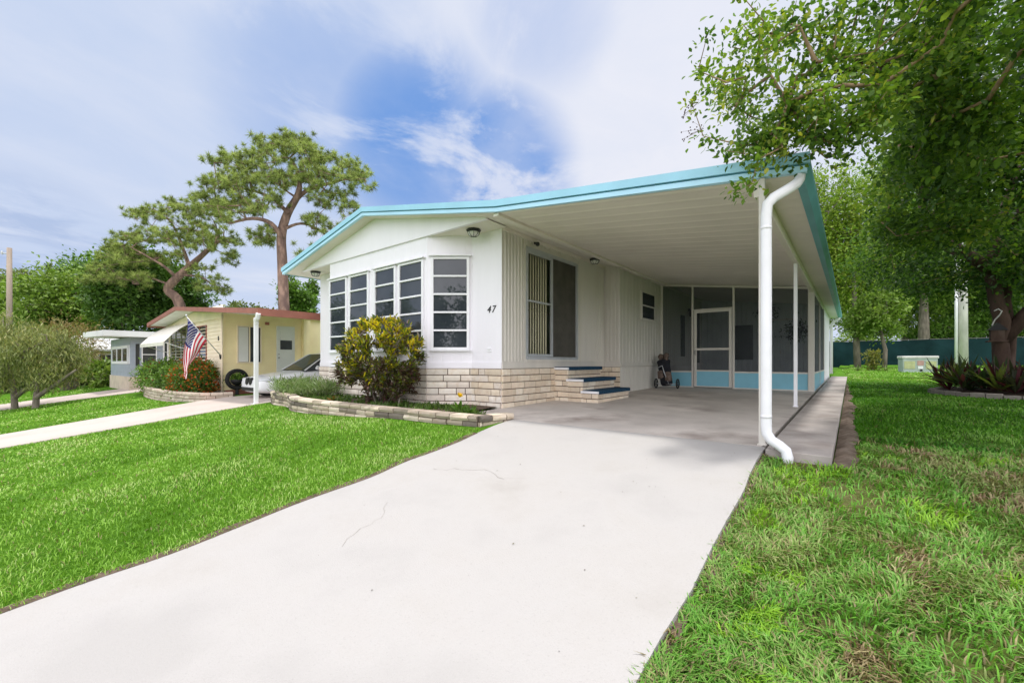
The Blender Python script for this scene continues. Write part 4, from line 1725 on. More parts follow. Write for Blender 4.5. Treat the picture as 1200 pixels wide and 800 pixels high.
# neighbour's stone bed and bushes
sb = thing('planter_bed', 'low bed of pale stacked stones in front of the cream home', 'planter', (-13, -1.6, -.4))
mb = MB()
block_wall(mb, smooth_path([(-18.6, -1.2), (-17.0, -1.75), (-14.5, -2.0), (-11.8, -1.92), (-10.5, -1.55), (-10.35, -.8)]), -.12, g, seed=8, ch=.1,
           cols=[(.56, .47, .38), (.62, .53, .44), (.50, .40, .33)])
mb.build('block_wall', [M['brick'], M['mortar']], sb)
mb = MB()
mb.prism([(-18.5, -.7), (-18.5, -1.15), (-17, -1.65), (-14.5, -1.9), (-11.8, -1.82), (-10.6, -1.45), (-10.5, -.7)], 2, -.5, -.17)
mb.build('soil', M['soil'], sb)


def bush(name, label, c, r, n, L, W, pal, cat='bush', group=None, shell=.55, kind='rhomb', flowers=None, clumps=40):
    zg = g(c[0], c[1])
    t = thing(name, label, cat, (c[0], c[1], zg), group)
    cl = ellipsoid_pts(clumps, c, r, shell)
    cl[:, 2] = np.maximum(cl[:, 2], zg + .06)
    mb = MB()
    for q in cl[:: max(1, clumps // 24)]:
        b = (c[0] + (q[0] - c[0]) * .25, c[1] + (q[1] - c[1]) * .25, zg - .02)
        mid = tuple((b[i] * .5 + q[i] * .5) + random.uniform(-.05, .05) for i in range(3))
        mb.tube([b, mid, tuple(q)], [.02, .013, .005], 5)
    mb.build('stem', M['greybark'], t)
    dirs = unit(cl - np.array(c))
    crown_mesh('foliage', t, cl, dirs, max(4, n // clumps), min(r) * .26, L, W, pal, M['leaf'], kind, .0)
    if flowers:
        m = flowers[0]
        fc = np.array(c) + unit(rand_dir(m) * np.array([1, 1, 1.0])) * np.array(r) * (1.02 + .30 * RNG.random((m, 1)))
        fc[:, 2] = np.maximum(fc[:, 2], zg + .1)
        V, F, k, C = leaf_arrays(fc, rand_dir(m) + np.array([0, 0, .5]), rand_dir(m), L * 1.0, W * 1.3, ramp(RNG.random(m), flowers[1]), 'rhomb')
        mesh_np('flowers', V, F, k, C, M['petal'], t)['kind'] = 'stuff'
    return t


bush('flowering_bush', 'clipped green bush in the stone bed beside the grey home', (-16.2, -1.35, .14), (2.3, .50, .62), 9000, .085, .042, GREEN_MID, clumps=110,
     flowers=(160, [(.30, .06, .03), (.25, .10, .03)]))
bush('flowering_bush', 'rounded bush dotted with orange-red flowers under the hanging flag', (-12.6, -1.25, .16), (1.15, .52, .64), 6800, .085, .042,
     [(.045, .10, .018), (.11, .20, .025), (.19, .27, .035)], clumps=90, flowers=(1100, [(.48, .07, .02), (.55, .18, .03), (.40, .04, .02)]))


# ------------------------------------------------------------------ white car in the neighbour's carport
def make_car(cx, yf, zg):
    t = thing('parked_car', 'white sedan parked under the cream home carport, nose towards the street', 'car', (cx, yf + 2.3, zg))
    # stations along the length: s (m from nose), half width, sill z, belt z, top z of the lower body
    ST_ = [(0.0, .62, .30, .50, .58), (.06, .74, .22, .52, .63), (.25, .82, .18, .58, .69), (.7, .87, .17, .64, .76), (1.25, .885, .17, .70, .84), (1.5, .89, .17, .74, .88),
           (2.4, .89, .17, .77, .90), (3.3, .89, .17, .80, .92), (3.9, .87, .18, .80, .94), (4.35, .82, .20, .76, .92), (4.52, .74, .24, .66, .86), (4.58, .66, .32, .55, .75)]

    def ring(s, w, a, b, c):
        return [(-w * .55, a), (-w * .97, a + .04), (-w, (a + b) / 2), (-w * .985, b), (-w * .90, c - .035), (-w * .7, c - .008), (0, c + .012),
                (w * .7, c - .008), (w * .90, c - .035), (w * .985, b), (w, (a + b) / 2), (w * .97, a + .04), (w * .55, a)]
    vs, fs = [], []
    k = 13
    for (s, w, a, b, c) in ST_:
        vs += [(cx + x, yf + s, zg + z) for x, z in ring(s, w, a, b, c)]
    for i in range(len(ST_) - 1):
        for j in range(k - 1):
            o = i * k + j
            fs.append((o, o + k, o + k + 1, o + 1))
        fs.append((i * k + k - 1, (i + 1) * k + k - 1, (i + 1) * k, i * k))
    fs.append(tuple(range(k))[::-1][::-1])
    fs.append(tuple(range((len(ST_) - 1) * k, len(ST_) * k))[::-1])
    mb = MB()
    mb.add(vs, fs)
    body = mb.build('body', M['carpaint'], t, smooth=True)
    ss = body.modifiers.new('sub', 'SUBSURF')
    ss.levels = ss.render_levels = 2
    # greenhouse
    G = [(1.22, .74, .83, .855), (2.0, .60, .86, 1.36), (2.4, .585, .88, 1.41), (3.1, .58, .90, 1.395), (3.95, .70, .92, .965)]
    mb = MB()
    vs, fs = [], []
    for (s, w, zb, zt) in G:
        wb = .80
        vs += [(cx - wb, yf + s + 0, zg + zb), (cx - w, yf + s, zg + zt - .03), (cx - w * .8, yf + s, zg + zt), (cx + w * .8, yf + s, zg + zt), (cx + w, yf + s, zg + zt - .03), (cx + wb, yf + s, zg + zb)]
    for i in range(len(G) - 1):
        for j in range(5):
            o = i * 6 + j
            fs.append((o, o + 6, o + 7, o + 1))
    mb.add(vs, fs)
    mi = []
    for i in range(len(G) - 1):
        for j in range(5):
            glassy = (j in (0, 4)) or i == 0 or i == 3
            mi.append(1 if glassy else 0)
    mb.mi = mi
    cab = mb.build('cabin', [M['carpaint'], M['carglass']], t)
    # pillars
    mb = MB()
    for sx in (-1, 1):
        mb.tube([(cx + sx * .79, yf + 1.24, zg + .85), (cx + sx * .605, yf + 2.0, zg + 1.345), (cx + sx * .592, yf + 2.4, zg + 1.395), (cx + sx * .588, yf + 3.1, zg + 1.375), (cx + sx * .76, yf + 3.95, zg + .95)], .02, 6)
        mb.tube([(cx + sx * .81, yf + 2.5, zg + .88), (cx + sx * .595, yf + 2.55, zg + 1.385)], .022, 6)
    mb.build('pillar', M['carpaint'], cab)
    for sx in (-1, 1):
        for sy in (.85, 3.62):
            mb = MB()
            c = Vector((cx + sx * .80, yf + sy, zg + .31))
            prof = [(.17, -.10), (.30, -.10), (.315, -.06), (.315, .06), (.30, .10), (.17, .10)]
            vs, fs = [], []
            for (r, o) in prof:
                for q in range(20):
                    a = 2 * math.pi * q / 20
                    vs.append((c.x + o * sx, c.y + r * math.cos(a), c.z + r * math.sin(a)))
            for i in range(len(prof) - 1):
                for q in range(20):
                    fs.append((i * 20 + q, i * 20 + (q + 1) % 20, i * 20 + 20 + (q + 1) % 20, i * 20 + 20 + q))
            mb.add(vs, fs)
            wh = mb.build('wheel', M['rubber'], t)
            mb = MB()
            mb.tube([(c.x + .06 * sx, c.y, c.z), (c.x + .085 * sx, c.y, c.z)], [.17, .16], 16)
            for q in range(5):
                a = 2 * math.pi * q / 5
                mb.tube([(c.x + .09 * sx, c.y, c.z), (c.x + .09 * sx, c.y + .17 * math.cos(a), c.z + .17 * math.sin(a))], .025, 5)
            mb.build('rim', M['alu'], wh)
    for sx in (-1, 1):
        mb = MB()
        mb.tube([(cx + sx * .50, yf + .055, zg + .565), (cx + sx * .62, yf + .10, zg + .57), (cx + sx * .74, yf + .22, zg + .585), (cx + sx * .80, yf + .40, zg + .60)], [.035, .065, .065, .02], 10)
        mb.build('headlight', M['headlamp'], t, smooth=True)
        mb = MB()
        mb.tube([(cx + sx * .13, yf - .015, zg + .545), (cx + sx * .13, yf + .05, zg + .545)], [.115, .12], 12, flat=.8)
        mb.build('grille', M['black'], t)
        mb = MB()
        mb.tube([(cx + sx * .84, yf + 1.55, zg + .90), (cx + sx * .98, yf + 1.55, zg + .93), (cx + sx * 1.0, yf + 1.55, zg + .93)], [.02, .07, .05], 8)
        mb.build('mirror', M['carpaint'], t, smooth=True)
    mb = MB()
    mb.box(cx - .5, cx + .5, yf - .012, yf + .12, zg + .27, zg + .37)
    mb.build('air_intake', M['black'], t)
    return t


make_car(-8.85, -.88, -.285)

# ------------------------------------------------------------------ grey home, farther cottage
gy0 = -1.40
gh = thing('mobile_home', 'small grey-blue mobile home with white flat roof left of the window awning', 'mobile home', (-24, 0, -.5))
mb = MB()
wall_sheet(mb, (-26.6, gy0), (-21.6, gy0), .10, 2.0)
wall_sheet(mb, (-21.6, gy0), (-21.6, 8), .10, 2.0)
wall_sheet(mb, (-21.6, 8), (-26.6, 8), .10, 2.0)
wall_sheet(mb, (-26.6, 8), (-26.6, gy0), .10, 2.0)
for i in range(9):
    z = .12 + i * .2
    mb.obox((-26.6, gy0), (-21.6, gy0), .012, z, z + .19)
    mb.obox((-21.6, gy0), (-21.6, 4), .012, z, z + .19)
mb.build('wall', M['greywall'], gh)
mb = MB()
mb.box(-26.65, -21.55, gy0 - .05, 8, -.65, .12)
mb.build('base', M['beige'], gh)
mb = MB()
mb.hexa([(-27.4, gy0 - 1.0, 2.13), (-21.0, gy0 - 1.0, 1.98), (-21.0, 8.4, 1.98), (-27.4, 8.4, 2.13), (-27.4, gy0 - 1.0, 2.40), (-21.0, gy0 - 1.0, 2.24), (-21.0, 8.4, 2.24), (-27.4, 8.4, 2.40)])
mb.build('roof', M['roofw'], gh)
simple_window(gh, 'y', -26.2, -22.1, gy0, .72, 1.62, 2, t=.14)
simple_window(gh, 'y', -21.9, -21.7, gy0, .72, 1.62, 0, t=.03)
simple_window(gh, 'x', -1.28, -1.05, -21.6, .6, 1.72, 0, 'greywall')
simple_window(gh, 'x', -1.02, -.45, -21.6, .65, 1.7, 1, horiz=True)
simple_window(gh, 'x', -.22, .0, -21.6, .55, 1.8, 0, t=.06)

ct = thing('cottage', 'pale cream house with gabled white roof and outside stair beyond the grey home', 'house', (-33, -1, -.6))
mb = MB()
wall_sheet(mb, (-37, -1.6), (-31.5, -1.6), -.7, 1.6)
wall_sheet(mb, (-31.5, -1.6), (-31.5, 7), -.7, 1.6)
wall_sheet(mb, (-31.5, 7), (-37, 7), -.7, 1.6)
wall_sheet(mb, (-37, 7), (-37, -1.6), -.7, 1.6)
mb.prism([(-37, 1.58), (-31.5, 1.58), (-34.2, 2.3)], 1, -1.6, -1.55)
mb.build('wall', M['cream_lt'], ct)
mb = MB()
for (xa, za, xb, zb) in ((-37.4, 1.5, -34.2, 2.4), (-34.2, 2.4, -31.0, 1.5)):
    mb.hexa([(xa, -2.2, za), (xb, -2.2, zb), (xb, 7.4, zb), (xa, 7.4, za), (xa, -2.2, za + .12), (xb, -2.2, zb + .12), (xb, 7.4, zb + .12), (xa, 7.4, za + .12)])
mb.build('roof', M['roofw'], ct)
simple_window(ct, 'y', -35.8, -34.4, -1.6, .2, 1.3, 1)
simple_window(ct, 'x', -1.3, -.7, -31.5, .2, 1.3, 1)
mb = MB()
mb.hexa([(-33.9, -2.4, -.7), (-33.6, -2.4, -.7), (-31.6, -2.4, .95), (-31.9, -2.4, .95), (-33.9, -2.3, -.7), (-33.6, -2.3, -.7), (-31.6, -2.3, .95), (-31.9, -2.3, .95)])
mb.box(-31.75, -31.6, -2.45, -2.25, -.7, 1.6)
mb.build('stair_rail', M['white'], ct)

# ------------------------------------------------------------------ poles, fence, box, tree-bed
p = on_ground(11, 27)
up = thing('utility_pole', 'weathered brown timber utility pole at the left edge beside the olive trees', 'pole', p)
mb = MB()
mb.tube([(p.x, p.y, p.z - .2), (p.x, p.y, 4), (p.x, p.y, 8.1)], [.16, .14, .12], 10)
mb.build('pole_shaft', M['pole'], up, smooth=True)
mb = MB()
mb.tube([(p.x, p.y, 7.7), (p.x - .1, p.y - .3, 7.75)], .04, 6)
mb.lathe([(.05, -.1), (.06, .05), (.02, .12)], (p.x - .1, p.y - .3, 7.75), 8)
mb.build('insulator', M['alu'], up)

p = Vector((9.85, 30.9, .5))
up = thing('utility_pole', 'pale concrete utility pole with white conduit behind the utility box', 'pole', p)
mb = MB()
mb.tube([(p.x + .1, p.y, .3), (p.x + .1, p.y, 9.5)], [.24, .17], 10)
mb.build('pole_shaft', M['cpole'], up, smooth=True)
mb = MB()
mb.tube([(p.x - .20, p.y - .1, .3), (p.x - .19, p.y - .1, 7.5)], .075, 8)
mb.build('conduit', M['white'], up, smooth=True)

FY = 35.6
fe = thing('fence', 'long dark green screened fence closing the back lawn', 'fence', (5, FY, .6))
mb = MB()
x = -45.0
while x < 75:
    mb.add([(x, FY, .40), (x + 3.0, FY, .40), (x + 3.0, FY, 2.38), (x + 1.5, FY + .05, 2.34), (x, FY, 2.38)], [(0, 1, 2, 3, 4)])
    x += 3.0
mb.build('windscreen', M['fence'], fe)
x = -45.0
while x < 75.1:
    mb = MB()
    mb.tube([(x, FY + .05, .3), (x, FY + .05, 2.45)], .04, 6)
    mb.build('post', M['black'], fe)
    x += 3.0
mb = MB()
mb.tube([(-45, FY + .06, 2.40), (75, FY + .06, 2.40)], .025, 6)
mb.build('rail', M['black'], fe)

bx = thing('utility_box', 'pale green utility box with yellow labels standing on the back lawn', 'utility box', (7.2, 21.8, .33))
mb = MB()
P0, P1 = Vector((6.62, 21.35)), Vector((7.86, 21.55))
d_ = (P1 - P0).normalized()
nb_ = Vector((-d_.y, d_.x)) * .8


def bq(a, b, c, e, z0, z1, m=None):
    """a..b along the front, c..e depth"""
    q = [P0 + (P1 - P0) * a + nb_ * c, P0 + (P1 - P0) * b + nb_ * c, P0 + (P1 - P0) * b + nb_ * e, P0 + (P1 - P0) * a + nb_ * e]
    return [(*k, z0) for k in q] + [(*k, z1) for k in q]


mb.hexa(bq(.02, .98, .02, 1, .30, .98))
mb.hexa(bq(-.03, 1.03, -.04, 1.04, .24, .36))
body = mb.build('cabinet', M['box'], bx, bevel=.02)
mb = MB()
mb.hexa(bq(-.01, 1.01, -.02, 1.02, .98, 1.10))
mb.build('lid', M['cpole'], bx, bevel=.03)
for (a, b, z0, z1, mt) in ((.06, .36, .50, .86, 'yellow'), (.66, .94, .50, .86, 'yellow'), (.42, .60, .66, .88, 'redlab'), (.44, .58, .50, .63, 'white')):
    mb = MB()
    mb.hexa(bq(a, b, -.002, .03, z0, z1))
    mb.build('label_plate', M[mt], bx)
mb = MB()
mb.hexa(bq(.50, .56, -.03, .03, .40, .48))
mb.build('latch', M['black'], bx)



# ------------------------------------------------------------------ large leafy tree on the right
TB = Vector((7.35, 8.3, .10))
ct_ = thing('crape_myrtle', 'large leafy tree on the right overhanging the lawn and the carport roof corner', 'tree', TB)
loc = lambda pts: [tuple(Vector(p) + TB) for p in pts]
trunks = [
    (loc([(0, 0, -.1), (-.03, 0, .3), (-.02, 0, .7), (-.05, -.02, 1.2), (-.02, -.04, 1.6), (-.10, -.05, 2.0), (-.20, -.1, 2.7), (-.12, -.3, 3.6), (.1, -.6, 4.8)]), [.21, .165, .15, .135, .135, .13, .12, .09, .06]),
    (loc([(-.12, -.1, 2.65), (-.55, -.35, 3.05), (-1.1, -1.1, 3.35), (-1.5, -2.6, 3.75), (-1.7, -4.4, 4.15), (-1.9, -6.2, 4.3), (-2.5, -7.8, 4.0), (-3.0, -9.0, 3.5)]), [.13, .11, .10, .085, .07, .05, .03, .014]),
    (loc([(-.05, 0, 1.15), (.35, .1, 1.75), (.9, .2, 2.5), (1.7, .3, 3.6), (2.2, .5, 4.8)]), [.15, .13, .12, .09, .05]),
    (loc([(-.05, -.3, 3.5), (.5, -1.6, 4.4), (.6, -3.6, 5.0), (.2, -5.6, 5.2)]), [.10, .08, .06, .03]),
    (loc([(-.12, -.1, 2.75), (-1.0, .8, 3.7), (-1.8, 1.8, 4.6)]), [.11, .08, .04]),
    (loc([(.02, .05, .0), (.1, .12, .6), (.14, .15, 1.3), (.05, .1, 2.1), (.3, .6, 3.2), (.5, 1.3, 4.4)]), [.12, .10, .09, .085, .07, .05]),
]
clA = ellipsoid_pts(330, TB + Vector((.2, -1.2, 4.7)), (4.4, 4.9, 2.5), .3)
clA = clA[clA[:, 0] > 5.6 + .25 * np.maximum(0, 5.2 - clA[:, 2])]
clA2 = ellipsoid_pts(60, TB + Vector((-.6, .2, 3.1)), (2.6, 3.0, .65), .2)
clB = np.vstack([ellipsoid_pts(190, (6.5, 1.3, 4.35), (1.75, 3.3, 1.5), .25), ellipsoid_pts(90, (8.2, 2.2, 4.9), (1.6, 3.0, 1.9), .25)])
clB2 = ellipsoid_pts(60, (5.75, 2.6, 3.2), (.75, 2.4, .7), .2)
clC = ellipsoid_pts(60, (4.1, -.55, 3.72), (.60, .75, .62), .2)
clC2 = ellipsoid_pts(40, (4.95, -.3, 3.9), (.75, .8, .8), .2)
clE = np.vstack([ellipsoid_pts(30, (4.58, -.98, 2.95), (.50, .22, .40), .2), ellipsoid_pts(12, (4.2, -1.0, 2.86), (.35, .12, .22), .2)])
clD = np.array([(4.12, -1.35, 2.62), (4.05, -1.25, 2.45), (4.28, -1.15, 2.75), (3.85, -1.35, 2.78), (4.45, -1.0, 2.9), (3.62, -1.2, 3.05), (3.55, -1.35, 3.35), (3.60, -1.3, 3.65), (3.95, -1.45, 2.33),
                (3.72, -1.45, 3.85), (4.0, -1.5, 4.05), (4.62, -.95, 3.0), (4.7, -.9, 2.75)])
groups = [(clA, 235, .28, .085, .045, .24), (clA2, 230, .26, .08, .042, .24), (clB, 165, .20, .072, .040, .36), (clB2, 190, .2, .068, .038, .38), (clC, 44, .11, .058, .032, .56), (clC2, 72, .14, .058, .032, .52), (clD, 38, .065, .052, .029, .53), (clE, 58, .11, .056, .031, .50)]
allc = np.vstack([q[0] for q in groups])
br, dirs = grow(trunks, allc, .0045, .46, .10, .35, .02)
mb = MB()
for p, r in trunks:
    mb.tube(p, r, 10)
for p, r in br:
    mb.m = 0 if max(r) > .03 else 1
    mb.tube(p, r, 5 if max(r) > .02 else 4, cap=False)
mb.build('trunk', [M['bark'], M['twig']], ct_, smooth=True)
VV, FF, CC, o, i0 = [], [], [], 0, 0
PALC = [(.035, .085, .018), (.080, .170, .026), (.155, .275, .036), (.27, .39, .05), (.50, .50, .07)]
for cl, per, spr, L, W, tn_ in groups:
    dd = dirs[i0:i0 + len(cl)]
    i0 += len(cl)
    n = len(cl) * per
    off = RNG.normal(size=(n, 3)) * spr
    # leaves strung along the twig directions
    tw = np.repeat(dd, per, axis=0) * (RNG.random((n, 1)) - .75) * spr * 2.2
    c = np.repeat(cl, per, axis=0) + off * .75 + tw
    keep = ~((c[:, 0] < 4.62) & (c[:, 1] > -.95) & (c[:, 2] < np.interp(c[:, 0], [p[0] for p in PROF], [p[1] for p in PROF]) + .22))
    d = rand_dir(n) + np.repeat(dd, per, axis=0) * .7
    d[:, 2] -= .15
    nrm = rand_dir(n) * .7 + np.array([0, 0, 1.0])
    tone = np.repeat(RNG.normal(size=len(cl)) * .15, per) + RNG.normal(size=n) * .15 + tn_ - .10 * np.clip(c[:, 0] - 5.6, 0, 2.5) / 2.5  # crown shading in the leaf colour: inner and right-hand clusters darker
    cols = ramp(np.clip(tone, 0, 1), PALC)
    s = np.exp(RNG.normal(size=n) * .22)
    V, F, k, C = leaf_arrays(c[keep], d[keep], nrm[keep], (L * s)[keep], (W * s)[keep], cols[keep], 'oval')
    VV.append(V)
    FF.append(F + o)
    CC.append(C)
    o += len(V)
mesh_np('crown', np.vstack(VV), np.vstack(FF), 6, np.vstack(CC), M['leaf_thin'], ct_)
# dark berry sprays at the outermost twigs
mb = MB()
for c in [(3.50, -1.38, 3.28), (3.55, -1.40, 3.0)]:
    for k in range(16):
        q = Vector(c) + Vector((random.gauss(0, .05), random.gauss(0, .03), random.gauss(0, .05)))
        mb.tube([q, q + Vector((0, 0, -.009))], [.006, .006], 5)
        if k % 3 == 0:
            mb.tube([Vector(c) + Vector((.12, .02, .03)), q], [.0018, .001], 3)
mb.build('berries', M['redlab'] if False else M['bark'], ct_)

# feeder hung on its trunk
fd = thing('bird_feeder', 'small dark roofed feeder with a pale looped hanger on the trunk of the right tree', 'bird feeder', (7.22, 8.02, 1.35))
fx, fy, fz_ = 7.20, 7.98, 1.30
mb = MB()
mb.prism([(fx - .15, fz_ + .20), (fx + .15, fz_ + .20), (fx, fz_ + .36)], 1, fy - .10, fy + .10)
mb.build('roof', M['black'], fd)
mb = MB()
mb.box(fx - .10, fx + .10, fy - .08, fy + .08, fz_ - .02, fz_ + .20)
mb.box(fx - .15, fx + .15, fy - .11, fy + .11, fz_ - .05, fz_ - .02)
mb.build('body', M['bark'], fd)
mb = MB()
lp = [(fx - .09, fy - .10, fz_ + .30), (fx - .05, fy - .11, fz_ + .42), (fx + .02, fy - .11, fz_ + .52), (fx + .05, fy - .11, fz_ + .60), (fx + .0, fy - .11, fz_ + .65), (fx - .06, fy - .11, fz_ + .61)]
mb.tube([tuple(p) + () for p in [(*q, lp[i][2]) for i, q in enumerate(smooth_path([(a[0], a[1]) for a in lp], 1))]], .012, 6)
mb.build('hanger', M['cpole'], fd)

# ring of edging and bromeliads round the tree
er = thing('tree_bed', 'ring of low grey edging stones round the foot of the large right tree', 'planter', (7.4, 8.0, .1))
mb = MB()
for k in range(34):
    a0, a1 = 2 * math.pi * k / 34, 2 * math.pi * (k + .94) / 34
    r0, r1 = 1.15, 1.3
    cxx, cyy = 7.45, 8.15
    q = [(cxx + r0 * math.cos(a0), cyy + r0 * math.sin(a0)), (cxx + r1 * math.cos(a0), cyy + r1 * math.sin(a0)), (cxx + r1 * math.cos(a1), cyy + r1 * math.sin(a1)), (cxx + r0 * math.cos(a1), cyy + r0 * math.sin(a1))]
    z = g(*q[0])
    h = .09 + random.uniform(-.015, .015)
    f = random.uniform(.8, 1.15)
    mb.hexa([(*p, z - .03) for p in q] + [(*p, z + h) for p in q], 0, (.30 * f, .27 * f, .24 * f))
mb.build('edging', M['stone'], er, bevel=.01)
mb = MB()
mb.lathe([(1.16, -.02), (1.16, .03), (.6, .08), (.1, .1)], (7.45, 8.15, .09), 28)
mb.build('soil', M['soil'], er, smooth=True)
rr = random.Random(12)
k = 0
spots = []
tries = 0
while len(spots) < 34 and tries < 4000:
    tries += 1
    a, r = rr.uniform(0, 6.28), 1.12 * math.sqrt(rr.uniform(.12, 1))
    p = (7.45 + r * math.cos(a), 8.15 + r * math.sin(a))
    if math.hypot(p[0] - TB.x, p[1] - TB.y) < .28 or any(math.hypot(p[0] - q[0], p[1] - q[1]) < .27 for q in spots):
        continue
    spots.append(p)
for p in spots:
    t = thing('bromeliad', 'dark green and maroon bromeliad rosette under the large right tree', 'bromeliad', (p[0], p[1], .14), 'bromeliads round the large right tree')
    mb = MB()
    dk = rr.random()
    pal = [(.026, .05, .020), (.042, .066, .024), (.10, .026, .036)] if dk < .55 else ([(.14, .028, .045), (.085, .024, .034), (.04, .045, .024)] if dk < .85 else [(.16, .20, .04), (.10, .14, .03)])
    strap_plant(mb, (p[0], p[1], .13), 17, rr.uniform(.6, .85), .065, 1.05, pal, rr, .4, rr.uniform(0, .22))
    strap_plant(mb, (p[0], p[1], .15), 9, rr.uniform(.5, .7), .06, .6, pal, rr, .2, rr.uniform(.08, .25))
    mb.build('leaves', M['leaf'], t)

# ------------------------------------------------------------------ pines
def pine(name, label, base, trunks_px, pads, D, dens, seed, depth=.8):
    rng = np.random.default_rng(seed)
    t = thing(name, label, 'tree', base)
    tr = []
    for pts, rad in trunks_px:
        P_ = [at(x, y, D + dz) for x, y, dz in pts]
        Q_, R_ = [], []
        for i in range(len(P_) - 1):
            a0, a1, a2, a3 = P_[max(0, i - 1)], P_[i], P_[i + 1], P_[min(len(P_) - 1, i + 2)]
            for q in range(4):
                f = q / 4
                Q_.append(tuple(.5 * ((2 * a1) + (a2 - a0) * f + (2 * a0 - 5 * a1 + 4 * a2 - a3) * f * f + (3 * a1 - a0 - 3 * a2 + a3) * f ** 3)))
                R_.append((rad[i] + (rad[i + 1] - rad[i]) * f) * .78)
        Q_.append(tuple(P_[-1]))
        R_.append(rad[-1] * .6)
        tr.append((Q_, R_))
    tr[0][0][0] = tuple(base)
    cl = []
    for (px, py, rx, ry) in pads:
        k = max(5, int(rx * ry * dens * 2.1))
        a = rng.random(k) * 2 * math.pi
        r = np.sqrt(rng.random(k))
        for i in range(k):
            u, v = px + rx * r[i] * math.cos(a[i]), py + ry * r[i] * math.sin(a[i]) - ry * .3 * (1 - r[i])
            dz = rng.normal() * rx * D / 495 * depth
            cl.append(tuple(at(u, v, D + dz)))
    cl = np.array(cl)
    br, dirs = grow(tr, cl, .013, .46, .3, .7, .03)
    mb = MB()
    for p, r in tr:
        mb.tube(p, r, 10)
    for p, r in br:
        mb.tube(p, r, 5, cap=False)
    mb.build('trunk', M['pinebark'], t, smooth=True)
    nt, nn = 3, 64
    n = len(cl) * nt
    tc = np.repeat(cl, nt, axis=0) + rng.normal(size=(n, 3)) * np.array([.30, .30, .13])
    m = n * nn
    base_ = np.repeat(tc, nn, axis=0)
    d = unit(rng.normal(size=(m, 3)) + np.array([0, 0, .55]))
    tone = np.repeat(.42 + rng.normal(size=n) * .22, nn) + rng.normal(size=m) * .12 + d[:, 2] * .30  # top light put into the colour: upward needles lighter, undersides darker
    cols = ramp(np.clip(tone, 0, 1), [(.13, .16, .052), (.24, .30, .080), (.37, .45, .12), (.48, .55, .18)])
    br_ = rng.random(m) < .05
    cols[br_] = (.14, .085, .035)
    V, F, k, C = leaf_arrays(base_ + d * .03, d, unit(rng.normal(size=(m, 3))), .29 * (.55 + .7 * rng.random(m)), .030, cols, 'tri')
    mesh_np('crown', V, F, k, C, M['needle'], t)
    return t


b1_ = at(334, 424, 25)
b1_.z = g(b1_.x, b1_.y) - .1
pine('pine_tree', 'tallest pine with a broad flat crown and reddish trunk behind the cream home', b1_,
     [([(334, 424, 0), (333, 372, 0), (331, 310, 0), (330, 275, .1), (337, 250, .2), (350, 226, .3), (349, 203, .3), (340, 185, .2)], [.42, .40, .36, .33, .29, .22, .14, .08]),
      ([(331, 280, 0), (318, 262, -.5), (296, 256, -.9), (268, 262, -1.2)], [.20, .16, .12, .07]),
      ([(345, 236, .2), (362, 222, .6), (390, 214, .9), (415, 207, 1.0)], [.18, .14, .10, .05]),
      ([(334, 268, 0), (352, 262, .7), (372, 268, 1.0), (392, 285, 1.2)], [.12, .09, .07, .04]),
      ([(338, 250, 0), (318, 232, .4), (290, 222, .9), (258, 220, 1.2)], [.16, .12, .08, .05])],
     [(330, 178, 44, 13), (388, 193, 36, 13), (419, 212, 22, 10), (282, 192, 32, 12), (255, 216, 24, 11), (300, 212, 40, 11), (352, 210, 46, 12), (270, 247, 34, 12),
      (300, 238, 26, 9), (388, 232, 24, 9), (369, 262, 16, 8), (312, 277, 14, 8), (240, 236, 18, 9), (405, 248, 12, 7), (384, 292, 16, 9), (358, 300, 10, 7), (395, 268, 12, 7), (300, 283, 14, 7), (340, 166, 26, 9)],
     25, .042, 5)
b2_ = at(213, 424, 29)
b2_.z = g(b2_.x, b2_.y) - .1
pine('pine_tree', 'lower leaning pine with a crooked trunk to the left of the tallest pine', b2_,
     [([(213, 424, 0), (211, 358, 0), (197, 340, 0), (206, 327, 0), (226, 309, .2), (245, 292, .4), (262, 278, .5)], [.42, .40, .36, .33, .26, .18, .10]),
      ([(208, 326, 0), (192, 312, -.6), (172, 300, -1.0), (150, 288, -1.2)], [.16, .11, .07, .04]),
      ([(222, 313, 0), (214, 290, .5), (205, 268, .8), (196, 255, .8)], [.18, .13, .09, .05]),
      ([(214, 322, 0), (236, 325, .5), (252, 336, .7)], [.12, .08, .04])],
     [(205, 248, 36, 11), (170, 252, 20, 9), (240, 262, 32, 12), (178, 276, 28, 10), (225, 284, 34, 10), (258, 284, 22, 10), (268, 305, 12, 9), (250, 332, 16, 9), (150, 285, 24, 10), (134, 300, 24, 11),
      (165, 303, 26, 10), (122, 322, 22, 11), (150, 326, 22, 9), (236, 318, 12, 7), (200, 300, 18, 8), (262, 342, 8, 6)],
     29, .042, 9)


